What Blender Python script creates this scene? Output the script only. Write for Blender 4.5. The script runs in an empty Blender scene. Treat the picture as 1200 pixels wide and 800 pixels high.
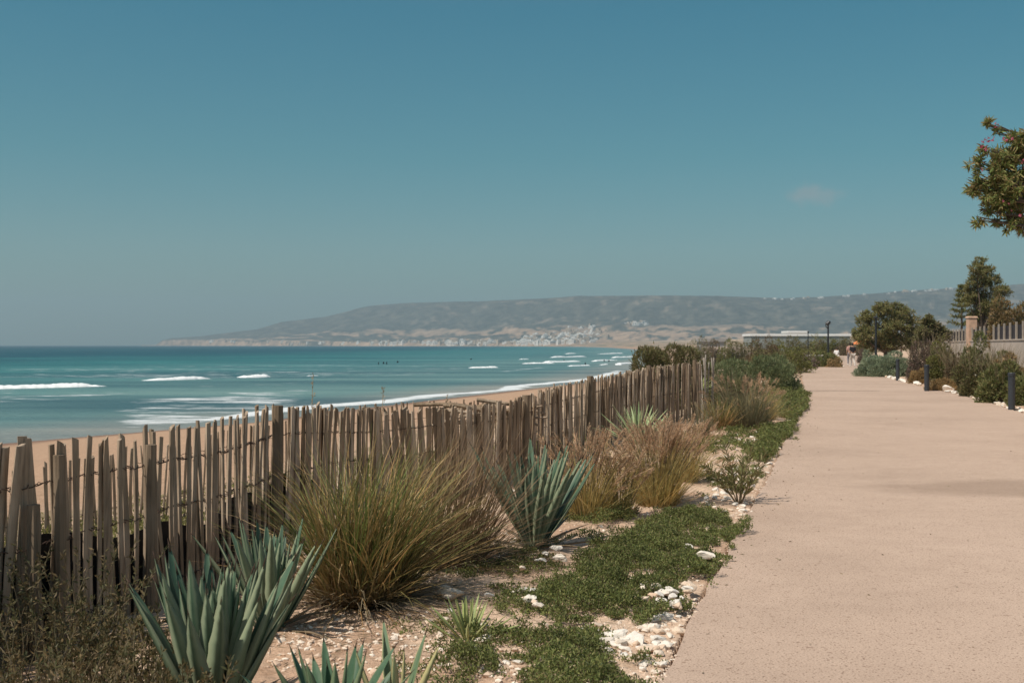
import bpy, bmesh, math
import numpy as np
from mathutils import Vector
PI = math.pi
scene = bpy.context.scene
COL = scene.collection
F = 1350.0; HY = 404.0; CZ = 1.6
SUN_EL = math.radians(56); SUN_DIR = (-0.80, -0.60)      # horizontal direction towards the sun

def G(px, py, z=0.0):
    Y = F*(CZ-z)/(py-HY)
    return ((px-600)/F*Y, Y, z)
def Pt(px, py, Y):
    return ((px-600)/F*Y, Y, CZ-(py-HY)/F*Y)
def rs(seed): return np.random.RandomState(seed)

# ------------------------------------------------------------------ noise
def vnoise(x, y, seed=0):
    x = np.asarray(x, float); y = np.asarray(y, float)
    xi = np.floor(x).astype(np.int64); yi = np.floor(y).astype(np.int64)
    fx = x-xi; fy = y-yi
    fx = fx*fx*(3-2*fx); fy = fy*fy*(3-2*fy)
    def h(a, b):
        n = (a*374761393 + b*668265263 + seed*1442695041) & 0x7fffffff
        n = ((n ^ (n >> 13))*1274126177) & 0x7fffffff
        n = ((n ^ (n >> 15))*2246822519) & 0x7fffffff
        return (n & 0xffff)/65535.0
    return (h(xi, yi)*(1-fx)+h(xi+1, yi)*fx)*(1-fy)+(h(xi, yi+1)*(1-fx)+h(xi+1, yi+1)*fx)*fy
def fbm(x, y, o=4, seed=0):
    s = 0; a = 1; t = 0
    for k in range(o):
        s = s+a*vnoise(x*2**k, y*2**k, seed+k*17); t += a; a *= .5
    return s/t
def sstep(a, b, x):
    t = np.clip((np.asarray(x, float)-a)/(b-a), 0, 1); return t*t*(3-2*t)

# ------------------------------------------------------------------ mesh helpers
class MB:
    def __init__(s): s.V = []; s.Q = []; s.T = []; s.n = 0; s.N = []; s.mi = []
    def add(s, V, faces, ngon=False, mi=0):
        V = np.asarray(V, float).reshape(-1, 3)
        fa = faces
        if len(fa):
            if isinstance(fa, np.ndarray):
                fa = fa+s.n
                (s.Q if fa.shape[1] == 4 else s.T).append((fa, mi))
            else:
                for f in fa: s.N.append(([i+s.n for i in f], mi))
        s.V.append(V); s.n += len(V)
    def build(s, name, mats, parent=None, smooth=False):
        me = bpy.data.meshes.new(name)
        V = np.concatenate(s.V) if s.V else np.zeros((0, 3))
        loops = []; tot = []; mi = []
        for fa, m in s.Q+s.T:
            loops.append(fa.reshape(-1)); tot.append(np.full(len(fa), fa.shape[1])); mi.append(np.full(len(fa), m))
        if s.N:
            loops.append(np.array([i for f, m in s.N for i in f])); tot.append(np.array([len(f) for f, m in s.N])); mi.append(np.array([m for f, m in s.N]))
        loops = np.concatenate(loops).astype(np.int32); tot = np.concatenate(tot).astype(np.int32); mi = np.concatenate(mi).astype(np.int32)
        me.vertices.add(len(V)); me.vertices.foreach_set('co', V.reshape(-1).astype(np.float32))
        me.loops.add(len(loops)); me.loops.foreach_set('vertex_index', loops)
        me.polygons.add(len(tot))
        st = np.zeros(len(tot), np.int32); st[1:] = np.cumsum(tot)[:-1]
        me.polygons.foreach_set('loop_start', st)
        me.polygons.foreach_set('loop_total', tot)
        me.polygons.foreach_set('material_index', mi)
        me.polygons.foreach_set('use_smooth', np.full(len(tot), smooth, bool))
        me.update(calc_edges=True); me.validate()
        if not isinstance(mats, (list, tuple)): mats = [mats]
        for m in mats: me.materials.append(m)
        o = bpy.data.objects.new(name, me); COL.objects.link(o)
        if parent: o.parent = parent
        return o
def box(mb, c, s, rz=0, mi=0, taper=1.0):
    x, y, z = s[0]/2, s[1]/2, s[2]/2
    V = []
    for dz, k in ((-z, 1), (z, taper)):
        for dx, dy in ((-x, -y), (x, -y), (x, y), (-x, y)):
            dx *= k; dy *= k
            V.append((c[0]+dx*math.cos(rz)-dy*math.sin(rz), c[1]+dx*math.sin(rz)+dy*math.cos(rz), c[2]+dz))
    mb.add(V, [[3, 2, 1, 0], [4, 5, 6, 7], [0, 1, 5, 4], [1, 2, 6, 5], [2, 3, 7, 6], [3, 0, 4, 7]], mi=mi)
def tube(mb, pts, rad, n=8, mi=0, cap=True):
    pts = [np.array(p, float) for p in pts]
    V = []; k = len(pts)
    for i, p in enumerate(pts):
        d = pts[min(i+1, k-1)]-pts[max(i-1, 0)]; d /= (np.linalg.norm(d)+1e-9)
        a = np.cross(d, (0, 0, 1.) if abs(d[2]) < .9 else (1., 0, 0)); a /= np.linalg.norm(a); b = np.cross(d, a)
        r = rad[i] if hasattr(rad, '__len__') else rad
        for j in range(n):
            t = 2*PI*j/n; V.append(p+r*(a*math.cos(t)+b*math.sin(t)))
    fs = []
    for i in range(k-1):
        for j in range(n):
            fs.append([i*n+j, i*n+(j+1) % n, (i+1)*n+(j+1) % n, (i+1)*n+j])
    if cap: fs += [list(range(n))[::-1], [(k-1)*n+j for j in range(n)]]
    mb.add(V, fs, mi=mi)
def blades(mb, P0, az, lean, droop, L, W, segs=4, mi=0, pw=1.0, rng=None, tip=.08):
    n = len(az); rng = rng or rs(1)
    tw = az+PI/2+rng.uniform(-1.2, 1.2, n)
    side = np.stack([np.cos(tw), np.sin(tw), np.zeros(n)], 1)
    p = np.array(P0, float); out = np.zeros((n, segs+1, 2, 3))
    for k in range(segs+1):
        f = k/segs
        w = (W*np.maximum(tip, (1-f**2)) if pw == 1.0 else W*(math.sin(PI*min(1, f*.92+.08))**.7))/2
        out[:, k, 0] = p-side*np.reshape(w, (-1, 1)); out[:, k, 1] = p+side*np.reshape(w, (-1, 1))
        th = lean+droop*((k+1)/segs)**1.6
        p = p+np.stack([np.sin(th)*np.cos(az), np.sin(th)*np.sin(az), np.cos(th)], 1)*np.reshape(L/segs, (-1, 1))
    b = np.arange(n)[:, None]*(segs+1)*2
    Q = np.concatenate([b+np.array([[2*k, 2*k+1, 2*k+3, 2*k+2]]) for k in range(segs)])
    mb.add(out.reshape(-1, 3), Q, mi=mi)
    return p
def leaves(mb, P, D, L, W, rng, mi=0, fold=.25):
    """rhombic leaves at points P with axis D"""
    n = len(P); D = D/(np.linalg.norm(D, axis=1, keepdims=True)+1e-9)
    R = rng.normal(size=(n, 3)); S = np.cross(D, R); S /= (np.linalg.norm(S, axis=1, keepdims=True)+1e-9)
    N = np.cross(D, S); L = np.reshape(L, (-1, 1)); W = np.reshape(W, (-1, 1))
    a = P; b = P+D*L*.5+S*W*.5+N*W*fold; c = P+D*L; d = P+D*L*.5-S*W*.5+N*W*fold
    V = np.stack([a, b, c, d], 1).reshape(-1, 3)
    Q = (np.arange(n)[:, None]*4+np.array([[0, 1, 2, 3]]))
    mb.add(V, Q, mi=mi)
def rdir(rng, n):
    v = rng.normal(size=(n, 3)); return v/np.linalg.norm(v, axis=1, keepdims=True)

# ------------------------------------------------------------------ tags
def tag(o, label=None, cat=None, group=None, kind=None):
    if label: o['label'] = label
    if cat: o['category'] = cat
    if group: o['group'] = group
    if kind: o['kind'] = kind
    return o
def thing(name, label, cat, loc=(0, 0, 0), rz=0, group=None):
    o = bpy.data.objects.new(name, None); COL.objects.link(o); o.location = loc; o.rotation_euler = (0, 0, rz)
    o.empty_display_size = .2
    return tag(o, label, cat, group)
def dup(root, loc, rz=0, scale=None, label=None, group=None):
    r = root.copy(); COL.objects.link(r); r.location = loc; r.rotation_euler = (0, 0, rz)
    if scale is not None: r.scale = scale if hasattr(scale, '__len__') else (scale,)*3
    if label: r['label'] = label
    if group: r['group'] = group
    for ch in list(root.children):
        c = ch.copy(); COL.objects.link(c); c.parent = r
        for g in list(ch.children):
            d = g.copy(); COL.objects.link(d); d.parent = c
    return r

# ------------------------------------------------------------------ materials
def new_mat(name):
    m = bpy.data.materials.new(name); m.use_nodes = True; nt = m.node_tree
    return m, nt, nt.nodes, nt.links, nt.nodes['Principled BSDF']
def noise_node(nt, scale, detail=4, rough=.55, coord='Object', vscale=None, dim3=True):
    tc = nt.nodes.new('ShaderNodeTexCoord'); mp = nt.nodes.new('ShaderNodeMapping')
    nt.links.new(tc.outputs[coord], mp.inputs[0])
    if vscale: mp.inputs['Scale'].default_value = vscale
    n = nt.nodes.new('ShaderNodeTexNoise'); n.inputs['Scale'].default_value = scale
    n.inputs['Detail'].default_value = detail; n.inputs['Roughness'].default_value = rough
    nt.links.new(mp.outputs[0], n.inputs['Vector']); return n
def ramp(nt, src, stops):
    r = nt.nodes.new('ShaderNodeValToRGB'); nt.links.new(src, r.inputs[0]); el = r.color_ramp.elements
    while len(el) < len(stops): el.new(.5)
    for e, (p, c) in zip(el, stops): e.position = p; e.color = (*c, 1) if len(c) == 3 else c
    return r.outputs[0]
def mixc(nt, fac, a, b, mode='MIX'):
    m = nt.nodes.new('ShaderNodeMix'); m.data_type = 'RGBA'; m.blend_type = mode
    for s, v in ((0, fac), (6, a), (7, b)):
        if hasattr(v, 'links') or hasattr(v, 'is_linked'): nt.links.new(v, m.inputs[s])
        else: m.inputs[s].default_value = v if s == 0 else (*v, 1)
    return m.outputs[2]
def bump(nt, src, bsdf, strength=.5, dist=.02):
    b = nt.nodes.new('ShaderNodeBump'); b.inputs['Strength'].default_value = strength; b.inputs['Distance'].default_value = dist
    nt.links.new(src, b.inputs['Height']); nt.links.new(b.outputs[0], bsdf.inputs['Normal'])
def simple(name, c, rough=.7, var=.25, scale=8, metal=0, bmp=.3, spec=.3):
    m, nt, N, L, b = new_mat(name)
    n = noise_node(nt, scale, 5)
    out = ramp(nt, n.outputs[0], [(.3, tuple(v*(1-var) for v in c)), (.7, tuple(min(1, v*(1+var)) for v in c))])
    L.new(out, b.inputs['Base Color']); b.inputs['Roughness'].default_value = rough; b.inputs['Metallic'].default_value = metal
    b.inputs['Specular IOR Level'].default_value = spec
    if bmp: bump(nt, n.outputs[0], b, bmp, .01)
    return m
def leafmat(name, cols, transl=.3, rough=.55, zbase=None, spec=.25):
    """colour picked per leaf / blade; translucent"""
    m, nt, N, L, b = new_mat(name)
    g = N.new('ShaderNodeNewGeometry')
    k = len(cols); st = [(i/max(1, k-1), c) for i, c in enumerate(cols)]
    c = ramp(nt, g.outputs['Random Per Island'], st)
    n = noise_node(nt, 3.0, 3)
    hv = N.new('ShaderNodeHueSaturation'); L.new(c, hv.inputs['Color'])
    mr = N.new('ShaderNodeMapRange'); L.new(n.outputs[0], mr.inputs[0]); mr.inputs[1].default_value = .3; mr.inputs[2].default_value = .7
    mr.inputs[3].default_value = .75; mr.inputs[4].default_value = 1.25; L.new(mr.outputs[0], hv.inputs['Value'])
    c = hv.outputs[0]
    if zbase:      # (height, colour) : dry straw near the root of every blade
        tc = N.new('ShaderNodeTexCoord'); sx = N.new('ShaderNodeSeparateXYZ'); L.new(tc.outputs['Object'], sx.inputs[0])
        mm = N.new('ShaderNodeMapRange'); L.new(sx.outputs[2], mm.inputs[0]); mm.inputs[1].default_value = 0; mm.inputs[2].default_value = zbase[0]
        mm.inputs[3].default_value = zbase[2] if len(zbase) > 2 else .9; mm.inputs[4].default_value = 0
        c = mixc(nt, mm.outputs[0], c, zbase[1])
    L.new(c, b.inputs['Base Color']); b.inputs['Roughness'].default_value = rough; b.inputs['Specular IOR Level'].default_value = spec
    t = N.new('ShaderNodeBsdfTranslucent'); L.new(c, t.inputs[0])
    mx = N.new('ShaderNodeMixShader'); mx.inputs[0].default_value = transl
    L.new(b.outputs[0], mx.inputs[1]); L.new(t.outputs[0], mx.inputs[2]); L.new(mx.outputs[0], N['Material Output'].inputs[0])
    return m
def vcol(nt, name='Col'):
    a = nt.nodes.new('ShaderNodeVertexColor'); a.layer_name = name; return a.outputs[0]

M = {}
def wood(name, c1, c2, c3):
    m, nt, N, L, b = new_mat(name)
    g = N.new('ShaderNodeNewGeometry')
    n = noise_node(nt, 30, 6, .7, vscale=(1, 1, .06))
    n2 = noise_node(nt, 6, 3, .5, vscale=(1, 1, .5))
    base = ramp(nt, g.outputs['Random Per Island'], [(0, c1), (.5, c2), (1, c3)])
    st = ramp(nt, n.outputs[0], [(.3, (.45,)*3), (.5, (.95,)*3), (.75, (1.25,)*3)])
    c = mixc(nt, 1.0, base, st, 'MULTIPLY')
    st2 = ramp(nt, n2.outputs[0], [(.35, (.75, .72, .68)), (.65, (1.1, 1.1, 1.1))])
    c = mixc(nt, 1.0, c, st2, 'MULTIPLY')
    L.new(c, b.inputs['Base Color']); b.inputs['Roughness'].default_value = .9; b.inputs['Specular IOR Level'].default_value = .15
    bump(nt, n.outputs[0], b, .9, .012)
    return m
M['wood'] = wood('weathered_chestnut', (.22, .155, .10), (.38, .29, .21), (.56, .46, .36))
M['post'] = wood('fence_post_wood', (.20, .145, .10), (.25, .19, .135), (.30, .23, .165))
M['wire'] = simple('rusty_wire', (.07, .045, .035), .6, .4, 40, .6)
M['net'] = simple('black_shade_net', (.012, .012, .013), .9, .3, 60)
M['bollard'] = simple('dark_painted_metal', (.030, .034, .040), .5, .25, 12, 0, .1, .4)
M['lampm'] = simple('lamp_dark_metal', (.03, .032, .036), .4, .2, 12, .3)
M['bark'] = simple('bark', (.13, .095, .07), .9, .4, 14, 0, .8)
M['stem'] = simple('stem_brown', (.16, .12, .07), .8, .3, 20)
M['white_wall'] = simple('whitewashed_render', (.72, .70, .66), .8, .08, 1.5)
M['roofw'] = simple('pale_roof', (.78, .78, .77), .6, .06, .2)
M['glassd'] = simple('dark_window', (.03, .035, .04), .2, .1, 2, 0, 0, .5)
M['shed'] = simple('grey_green_sheet', (.24, .26, .25), .8, .1, .3)
M['greywall'] = simple('grey_blockwork', (.30, .29, .28), .8, .12, .5)
M['gwall'] = simple('garden_wall_render', (.50, .42, .36), .85, .1, 1.2)
M['brick'] = simple('orange_stone', (.52, .34, .24), .8, .2, 5)
M['screen'] = simple('dark_screen', (.035, .03, .035), .8, .3, 3)
M['railpost'] = simple('pale_rail_post', (.33, .28, .23), .7, .15, 6)
M['orange'] = simple('orange_canvas', (.62, .20, .07), .8, .12, 3)
M['skin'] = simple('skin', (.42, .26, .18), .6, .06, 8, 0, 0)
M['hair'] = simple('dark_hair', (.02, .015, .012), .6, .2, 30)
M['black'] = simple('black_cloth', (.018, .018, .022), .85, .2, 20)
M['palecloth'] = simple('pale_cloth', (.55, .50, .45), .85, .1, 20)
M['pinkcloth'] = simple('pink_cloth', (.42, .24, .21), .85, .1, 20)
M['greycloth'] = simple('grey_cloth', (.25, .24, .26), .85, .1, 20)
M['whitecloth'] = simple('white_cloth', (.75, .74, .72), .85, .06, 20)
M['bluecloth'] = simple('navy_cloth', (.03, .045, .09), .85, .1, 20)
M['neoprene'] = simple('black_neoprene', (.012, .014, .018), .5, .1, 20)
M['shoe'] = simple('white_shoe', (.7, .68, .65), .6, .05, 20)

def stone_mat():
    m, nt, N, L, b = new_mat('limestone')
    oi = N.new('ShaderNodeObjectInfo'); n = noise_node(nt, 9, 6, .65)
    c = ramp(nt, oi.outputs['Random'], [(0, (.64, .47, .34)), (.3, (.72, .62, .51)), (.6, (.78, .72, .64)), (1, (.68, .64, .58))])
    c = mixc(nt, 1.0, c, ramp(nt, n.outputs[0], [(.3, (.85, .80, .74)), (.55, (1, 1, 1))]), 'MULTIPLY')
    L.new(c, b.inputs['Base Color']); b.inputs['Roughness'].default_value = .85; b.inputs['Specular IOR Level'].default_value = .2
    bump(nt, n.outputs[0], b, .35, .008); return m
M['stone'] = stone_mat()
def pebble_mat():
    m, nt, N, L, b = new_mat('pebbles')
    g = N.new('ShaderNodeNewGeometry')
    c = ramp(nt, g.outputs['Random Per Island'], [(0, (.50, .36, .26)), (.5, (.62, .47, .36)), (1, (.78, .69, .58))])
    L.new(c, b.inputs['Base Color']); b.inputs['Roughness'].default_value = .85; return m
M['pebble'] = pebble_mat()

def path_mat():
    m, nt, N, L, b = new_mat('path_concrete')
    big = noise_node(nt, .35, 4, .55); mid = noise_node(nt, 3.5, 5, .6); fine = noise_node(nt, 90, 3, .6)
    v = N.new('ShaderNodeTexVoronoi'); v.inputs['Scale'].default_value = 38
    tc = N.new('ShaderNodeTexCoord'); L.new(tc.outputs['Object'], v.inputs['Vector'])
    c = ramp(nt, big.outputs[0], [(.36, (.44, .325, .25)), (.5, (.485, .36, .278)), (.66, (.51, .38, .296))])
    c = mixc(nt, 1.0, c, ramp(nt, mid.outputs[0], [(.3, (.94, .93, .925)), (.7, (1.03, 1.03, 1.03))]), 'MULTIPLY')
    sxy = N.new('ShaderNodeSeparateXYZ'); L.new(tc.outputs['Object'], sxy.inputs[0])
    def mt(op, a, b_):
        q = N.new('ShaderNodeMath'); q.operation = op
        for i_, v_ in enumerate((a, b_)):
            if hasattr(v_, 'is_linked'): L.new(v_, q.inputs[i_])
            else: q.inputs[i_].default_value = v_
        return q.outputs[0]
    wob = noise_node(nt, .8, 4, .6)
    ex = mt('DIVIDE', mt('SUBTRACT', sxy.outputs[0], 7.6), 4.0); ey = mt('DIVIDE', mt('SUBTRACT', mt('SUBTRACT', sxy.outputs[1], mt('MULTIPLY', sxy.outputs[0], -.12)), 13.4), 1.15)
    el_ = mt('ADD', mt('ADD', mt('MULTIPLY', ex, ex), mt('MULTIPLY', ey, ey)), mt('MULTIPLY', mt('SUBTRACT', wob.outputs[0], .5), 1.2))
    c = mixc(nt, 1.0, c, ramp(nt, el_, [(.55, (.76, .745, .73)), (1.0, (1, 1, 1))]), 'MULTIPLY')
    c = mixc(nt, 1.0, c, ramp(nt, v.outputs['Distance'], [(.10, (.38, .32, .28)), (.24, (1, 1, 1))]), 'MULTIPLY')
    c = mixc(nt, 1.0, c, ramp(nt, fine.outputs[0], [(.30, (.45, .40, .38)), (.43, (.95, .95, .95)), (.6, (1.04, 1.04, 1.04)), (.75, (1.4, 1.4, 1.36))]), 'MULTIPLY')
    sp = noise_node(nt, 28, 2, .5)
    c = mixc(nt, 1.0, c, ramp(nt, sp.outputs[0], [(.27, (.55, .5, .46)), (.33, (1, 1, 1))]), 'MULTIPLY')
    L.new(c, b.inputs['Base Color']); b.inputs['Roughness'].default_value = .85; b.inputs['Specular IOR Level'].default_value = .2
    bump(nt, fine.outputs[0], b, .45, .006); return m
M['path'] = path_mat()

def ground_mat():
    m, nt, N, L, b = new_mat('sandy_ground')
    n = noise_node(nt, 7, 6, .65); f = noise_node(nt, 55, 4, .65)
    c = mixc(nt, 1.0, vcol(nt), ramp(nt, n.outputs[0], [(.3, (.78, .74, .70)), (.5, (1, 1, 1)), (.72, (1.15, 1.13, 1.1))]), 'MULTIPLY')
    c = mixc(nt, 1.0, c, ramp(nt, f.outputs[0], [(.3, (.72, .68, .64)), (.5, (1, 1, 1)), (.75, (1.2, 1.2, 1.2))]), 'MULTIPLY')
    L.new(c, b.inputs['Base Color']); b.inputs['Roughness'].default_value = .95; b.inputs['Specular IOR Level'].default_value = .1
    bump(nt, f.outputs[0], b, .8, .02); return m
M['ground'] = ground_mat()
def hill_mat():
    m, nt, N, L, b = new_mat('hill_scrub')
    n = noise_node(nt, .02, 6, .7)
    c = mixc(nt, 1.0, vcol(nt), ramp(nt, n.outputs[0], [(.38, (.62, .64, .66)), (.62, (1.25, 1.22, 1.2))]), 'MULTIPLY')
    L.new(c, b.inputs['Base Color']); b.inputs['Roughness'].default_value = .95; b.inputs['Specular IOR Level'].default_value = .05
    return m
M['hill'] = hill_mat()
def sea_mat():
    m, nt, N, L, b = new_mat('sea_water')
    foam = N.new('ShaderNodeAttribute'); foam.attribute_name = 'foam'
    n = noise_node(nt, .28, 8, .72, vscale=(.5, 1, 1)); n2 = noise_node(nt, .05, 6, .6, vscale=(.22, 1, 1))
    # lace threshold
    add = N.new('ShaderNodeMath'); add.operation = 'ADD'; L.new(n.outputs[0], add.inputs[0]); L.new(foam.outputs['Fac'], add.inputs[1])
    fm = N.new('ShaderNodeMapRange'); L.new(add.outputs[0], fm.inputs[0]); fm.inputs[1].default_value = 1.0; fm.inputs[2].default_value = 1.16
    wc = mixc(nt, 1.0, vcol(nt), ramp(nt, n2.outputs[0], [(.32, (.45, .58, .66)), (.5, (1, 1, 1)), (.66, (1.7, 1.45, 1.35))]), 'MULTIPLY')
    c = mixc(nt, fm.outputs[0], wc, (.82, .84, .84))
    L.new(c, b.inputs['Base Color'])
    b.inputs['Roughness'].default_value = .38; b.inputs['Specular IOR Level'].default_value = .28; b.inputs['IOR'].default_value = 1.33
    w1 = noise_node(nt, .35, 8, .7, vscale=(.45, 1, 1))
    bump(nt, w1.outputs[0], b, 1.0, .9); return m
M['sea'] = sea_mat()
M['foam'] = simple('white_foam', (.86, .88, .88), .8, .08, .8, 0, .8)

# ================================================================== LAYOUT
def interp(pts):
    pts = sorted(pts); ys = [p[0] for p in pts]; xs = [p[1] for p in pts]
    return lambda Y: np.interp(Y, ys, xs)
Lp = [(775, 800), (812, 722), (848, 655), (885, 590), (914, 532), (934, 488), (944, 463), (941, 447), (936, 434)]
Lw = [G(*p)[:2] for p in Lp]
sl = (Lw[3][0]-Lw[0][0])/(Lw[3][1]-Lw[0][1])
Lw = [(Lw[0][0]-sl*(Lw[0][1]+40), -40.0)]+Lw+[G(935, 430.3)[:2], G(986, 430)[:2], G(988, 426)[:2], G(986, 419)[:2], G(975, 413.5)[:2], G(955, 410)[:2]]
Rp = [(1200, 485), (1150, 469), (1100, 457.5), (1060, 448.5), (1035, 441.5), (1009, 437.3)]
Rw = [G(*p)[:2] for p in Rp]
sr = (Rw[2][0]-Rw[0][0])/(Rw[2][1]-Rw[0][1])
Rw = [(Rw[0][0]-sr*(Rw[0][1]+40), -40.0)]+Rw+[G(1012, 428)[:2], G(1013, 421)[:2], G(1006, 414)[:2], G(992, 410.5)[:2]]
XL = interp([(y, x) for x, y in Lw]); XR = interp([(y, x) for x, y in Rw])
FW = [(-3.6, 1.2), (-2.95, 3.9), (-2.62, 5.6), (-2.43, 6.1), (-2.23, 6.8), (-2.0, 8.0), (-1.90, 9.15), (-1.37, 11.3), (-.42, 12.6), (.05, 13.4), (.75, 16.6), (1.72, 18.9), (2.1, 20.2), (2.95, 22.8), (4.15, 25.2)]
FZ = [1.12, 1.10, 1.10, 1.095, 1.08, 1.09, 1.10, .95, .92, .96, 1.02, 1.12, 1.13, 1.18, 1.19]
xf_ = interp([(y, x) for x, y in FW]+[(-60, -9), (36, 5.8), (60, 10), (72, 13.5), (86, 16.5), (110, 24), (200, 60), (500, 190), (1200, 330), (3000, 420), (9000, 500)])
SHORE = [(-140, -11000), (-90, -400), (-50, 0), (-29, 65), (-18.5, 83), (-12.9, 102), (0, 140), (13, 176), (24.5, 236), (62, 480), (112, 900), (150, 1350), (205, 2400), (210, 3400), (0, 4350), (-655, 5200), (-1400, 6000), (-2030, 6650), (-2350, 7600), (-2600, 11500)]
def shore_dist(x, y):
    """signed distance, positive inland (to the right of the line)"""
    best = np.full(np.shape(x), 1e12); sg = np.ones(np.shape(x))
    for (ax, ay), (bx, by) in zip(SHORE[:-1], SHORE[1:]):
        dx, dy = bx-ax, by-ay; t = np.clip(((x-ax)*dx+(y-ay)*dy)/(dx*dx+dy*dy), 0, 1)
        ex = x-(ax+t*dx); ey = y-(ay+t*dy); d = ex*ex+ey*ey
        s = np.sign(dx*ey-dy*ex)*-1; s[s == 0] = 1
        k = d < best; best = np.where(k, d, best); sg = np.where(k, s, sg)
    return np.sqrt(best)*sg
def ground_z(x, y, ds=None):
    x = np.asarray(x, float); y = np.asarray(y, float)
    if ds is None: ds = shore_dist(x, y)
    df = np.maximum(0, xf_(y)-x)
    t = df/(df+np.maximum(ds, .01)); z = -4.0*np.power(t, .8)
    z = np.where(ds < 0, -4+np.maximum(ds*.04, -4), z)
    r = np.hypot(x, y)
    z = z+(fbm(x*.7, y*.7, 3, 5)-.5)*.10*sstep(0, 1.5, df)*np.where(ds > 3, 1, 0)*sstep(9000, 100, r)
    # dune hummocks left of the fence
    z = z+(fbm(x*.12, y*.12, 3, 9)-.5)*1.0*sstep(4, 14, df)*sstep(3, 30, ds)*sstep(300, 60, r)
    strip = (df <= 0)
    verge = (fbm(x*2.2, y*2.2, 4, 3)-.5)*.07+(fbm(x*11, y*11, 2, 4)-.5)*.025
    z = z+np.where(ds > 3, verge, 0)*sstep(60, 10, r)
    rx = np.maximum(0, x-XR(y)); inp = (x > XL(y)-.02) & (x < XR(y)+.02) & (y > -40) & (y < 360)
    edge = np.minimum(sstep(0, .5, XL(y)-x)+sstep(0, .5, x-XR(y)), 1)
    z = np.where(inp, -.08, np.where(df > 0, z, z*edge-.012*(1-edge)))
    z = z+np.minimum(rx*.06, .5)*sstep(0, 2, rx)*sstep(180, 100, r)
    z = z+sstep(110, 1600, y)*sstep(40, 300, ds)*14+sstep(110, 260, y)*sstep(20, 90, ds)*.4*np.where(inp, 0, 1)
    return z
def gz(x, y): return float(ground_z(np.array([x]), np.array([y]))[0])

def polar(name, angs, rads, zf, colf, mat, extra=None, smooth=True):
    A, R = np.meshgrid(angs, rads); X = np.sin(A)*R; Y = np.cos(A)*R
    Z = zf(X, Y); nr, na = X.shape
    i = np.arange(nr-1)[:, None]*na+np.arange(na-1)[None, :]
    Q = np.stack([i, i+1, i+na+1, i+na], -1).reshape(-1, 4)
    mb = MB(); mb.add(np.stack([X, Y, Z], -1).reshape(-1, 3), Q[:, ::-1])
    o = mb.build(name, mat, smooth=smooth)
    c = np.ones((nr*na, 4), np.float32); c[:, :3] = colf(X, Y, Z).reshape(-1, 3)
    a = o.data.color_attributes.new('Col', 'FLOAT_COLOR', 'POINT'); a.data.foreach_set('color', c.reshape(-1))
    if extra is not None:
        e = o.data.attributes.new('foam', 'FLOAT', 'POINT'); e.data.foreach_set('value', extra(X, Y).reshape(-1).astype(np.float32))
    return o
d2r = math.radians
ANG = np.radians(np.concatenate([np.arange(-180, -40, 2.5), np.arange(-40, -26, .6), np.arange(-26, 26, .10), np.arange(26, 40, .6), np.arange(40, 180.1, 2.5)]))
ANG[-1] = PI

def lerp3(a, b, t): return np.asarray(a)*(1-t[..., None])+np.asarray(b)*t[..., None]
def ground_col(X, Y, Z):
    ds = shore_dist(X, Y); df = np.maximum(0, xf_(Y)-X); r = np.hypot(X, Y)
    verge = np.broadcast_to(np.array([.60, .445, .33]), X.shape+(3,)); beach = np.array([.42, .28, .19]); wet = np.array([.21, .135, .10])
    c = lerp3(verge, beach, sstep(2, 12, df))
    soil = sstep(.48, .62, fbm(X*1.1, Y*1.1, 4, 31))*np.where(df <= 0, 1, 0)
    c = lerp3(c, (.40, .25, .165), soil*.6)
    c = lerp3(c, wet, sstep(7, 1, ds)*np.where(Z > -4.6, 1, .0))
    scrub = sstep(.42, .58, fbm(X*.05, Y*.05, 4, 12))*sstep(35, 80, r)*sstep(20, 60, ds)
    c = lerp3(c, (.17, .16, .095), scrub*.85)
    g2 = sstep(.45, .6, fbm(X*.9, Y*.9, 4, 14))*np.where((df > 0) & (df < 9) & (r < 40), 1, 0)
    c = lerp3(c, (.13, .12, .06), g2*.55)
    rx = sstep(.4, 1.5, X-XR(Y)); c = lerp3(c, (.20, .15, .10), rx*sstep(90, 60, r)*.8)
    return c
ground = polar('ground', ANG, np.concatenate([[.02, .5, 1, 1.5, 2, 2.5], np.exp(np.arange(math.log(3), math.log(60), .0065)), np.exp(np.arange(math.log(60), math.log(11000), .014)), [11000]]), lambda X, Y: ground_z(X, Y), ground_col, M['ground'])
tag(ground, kind='structure')

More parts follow.
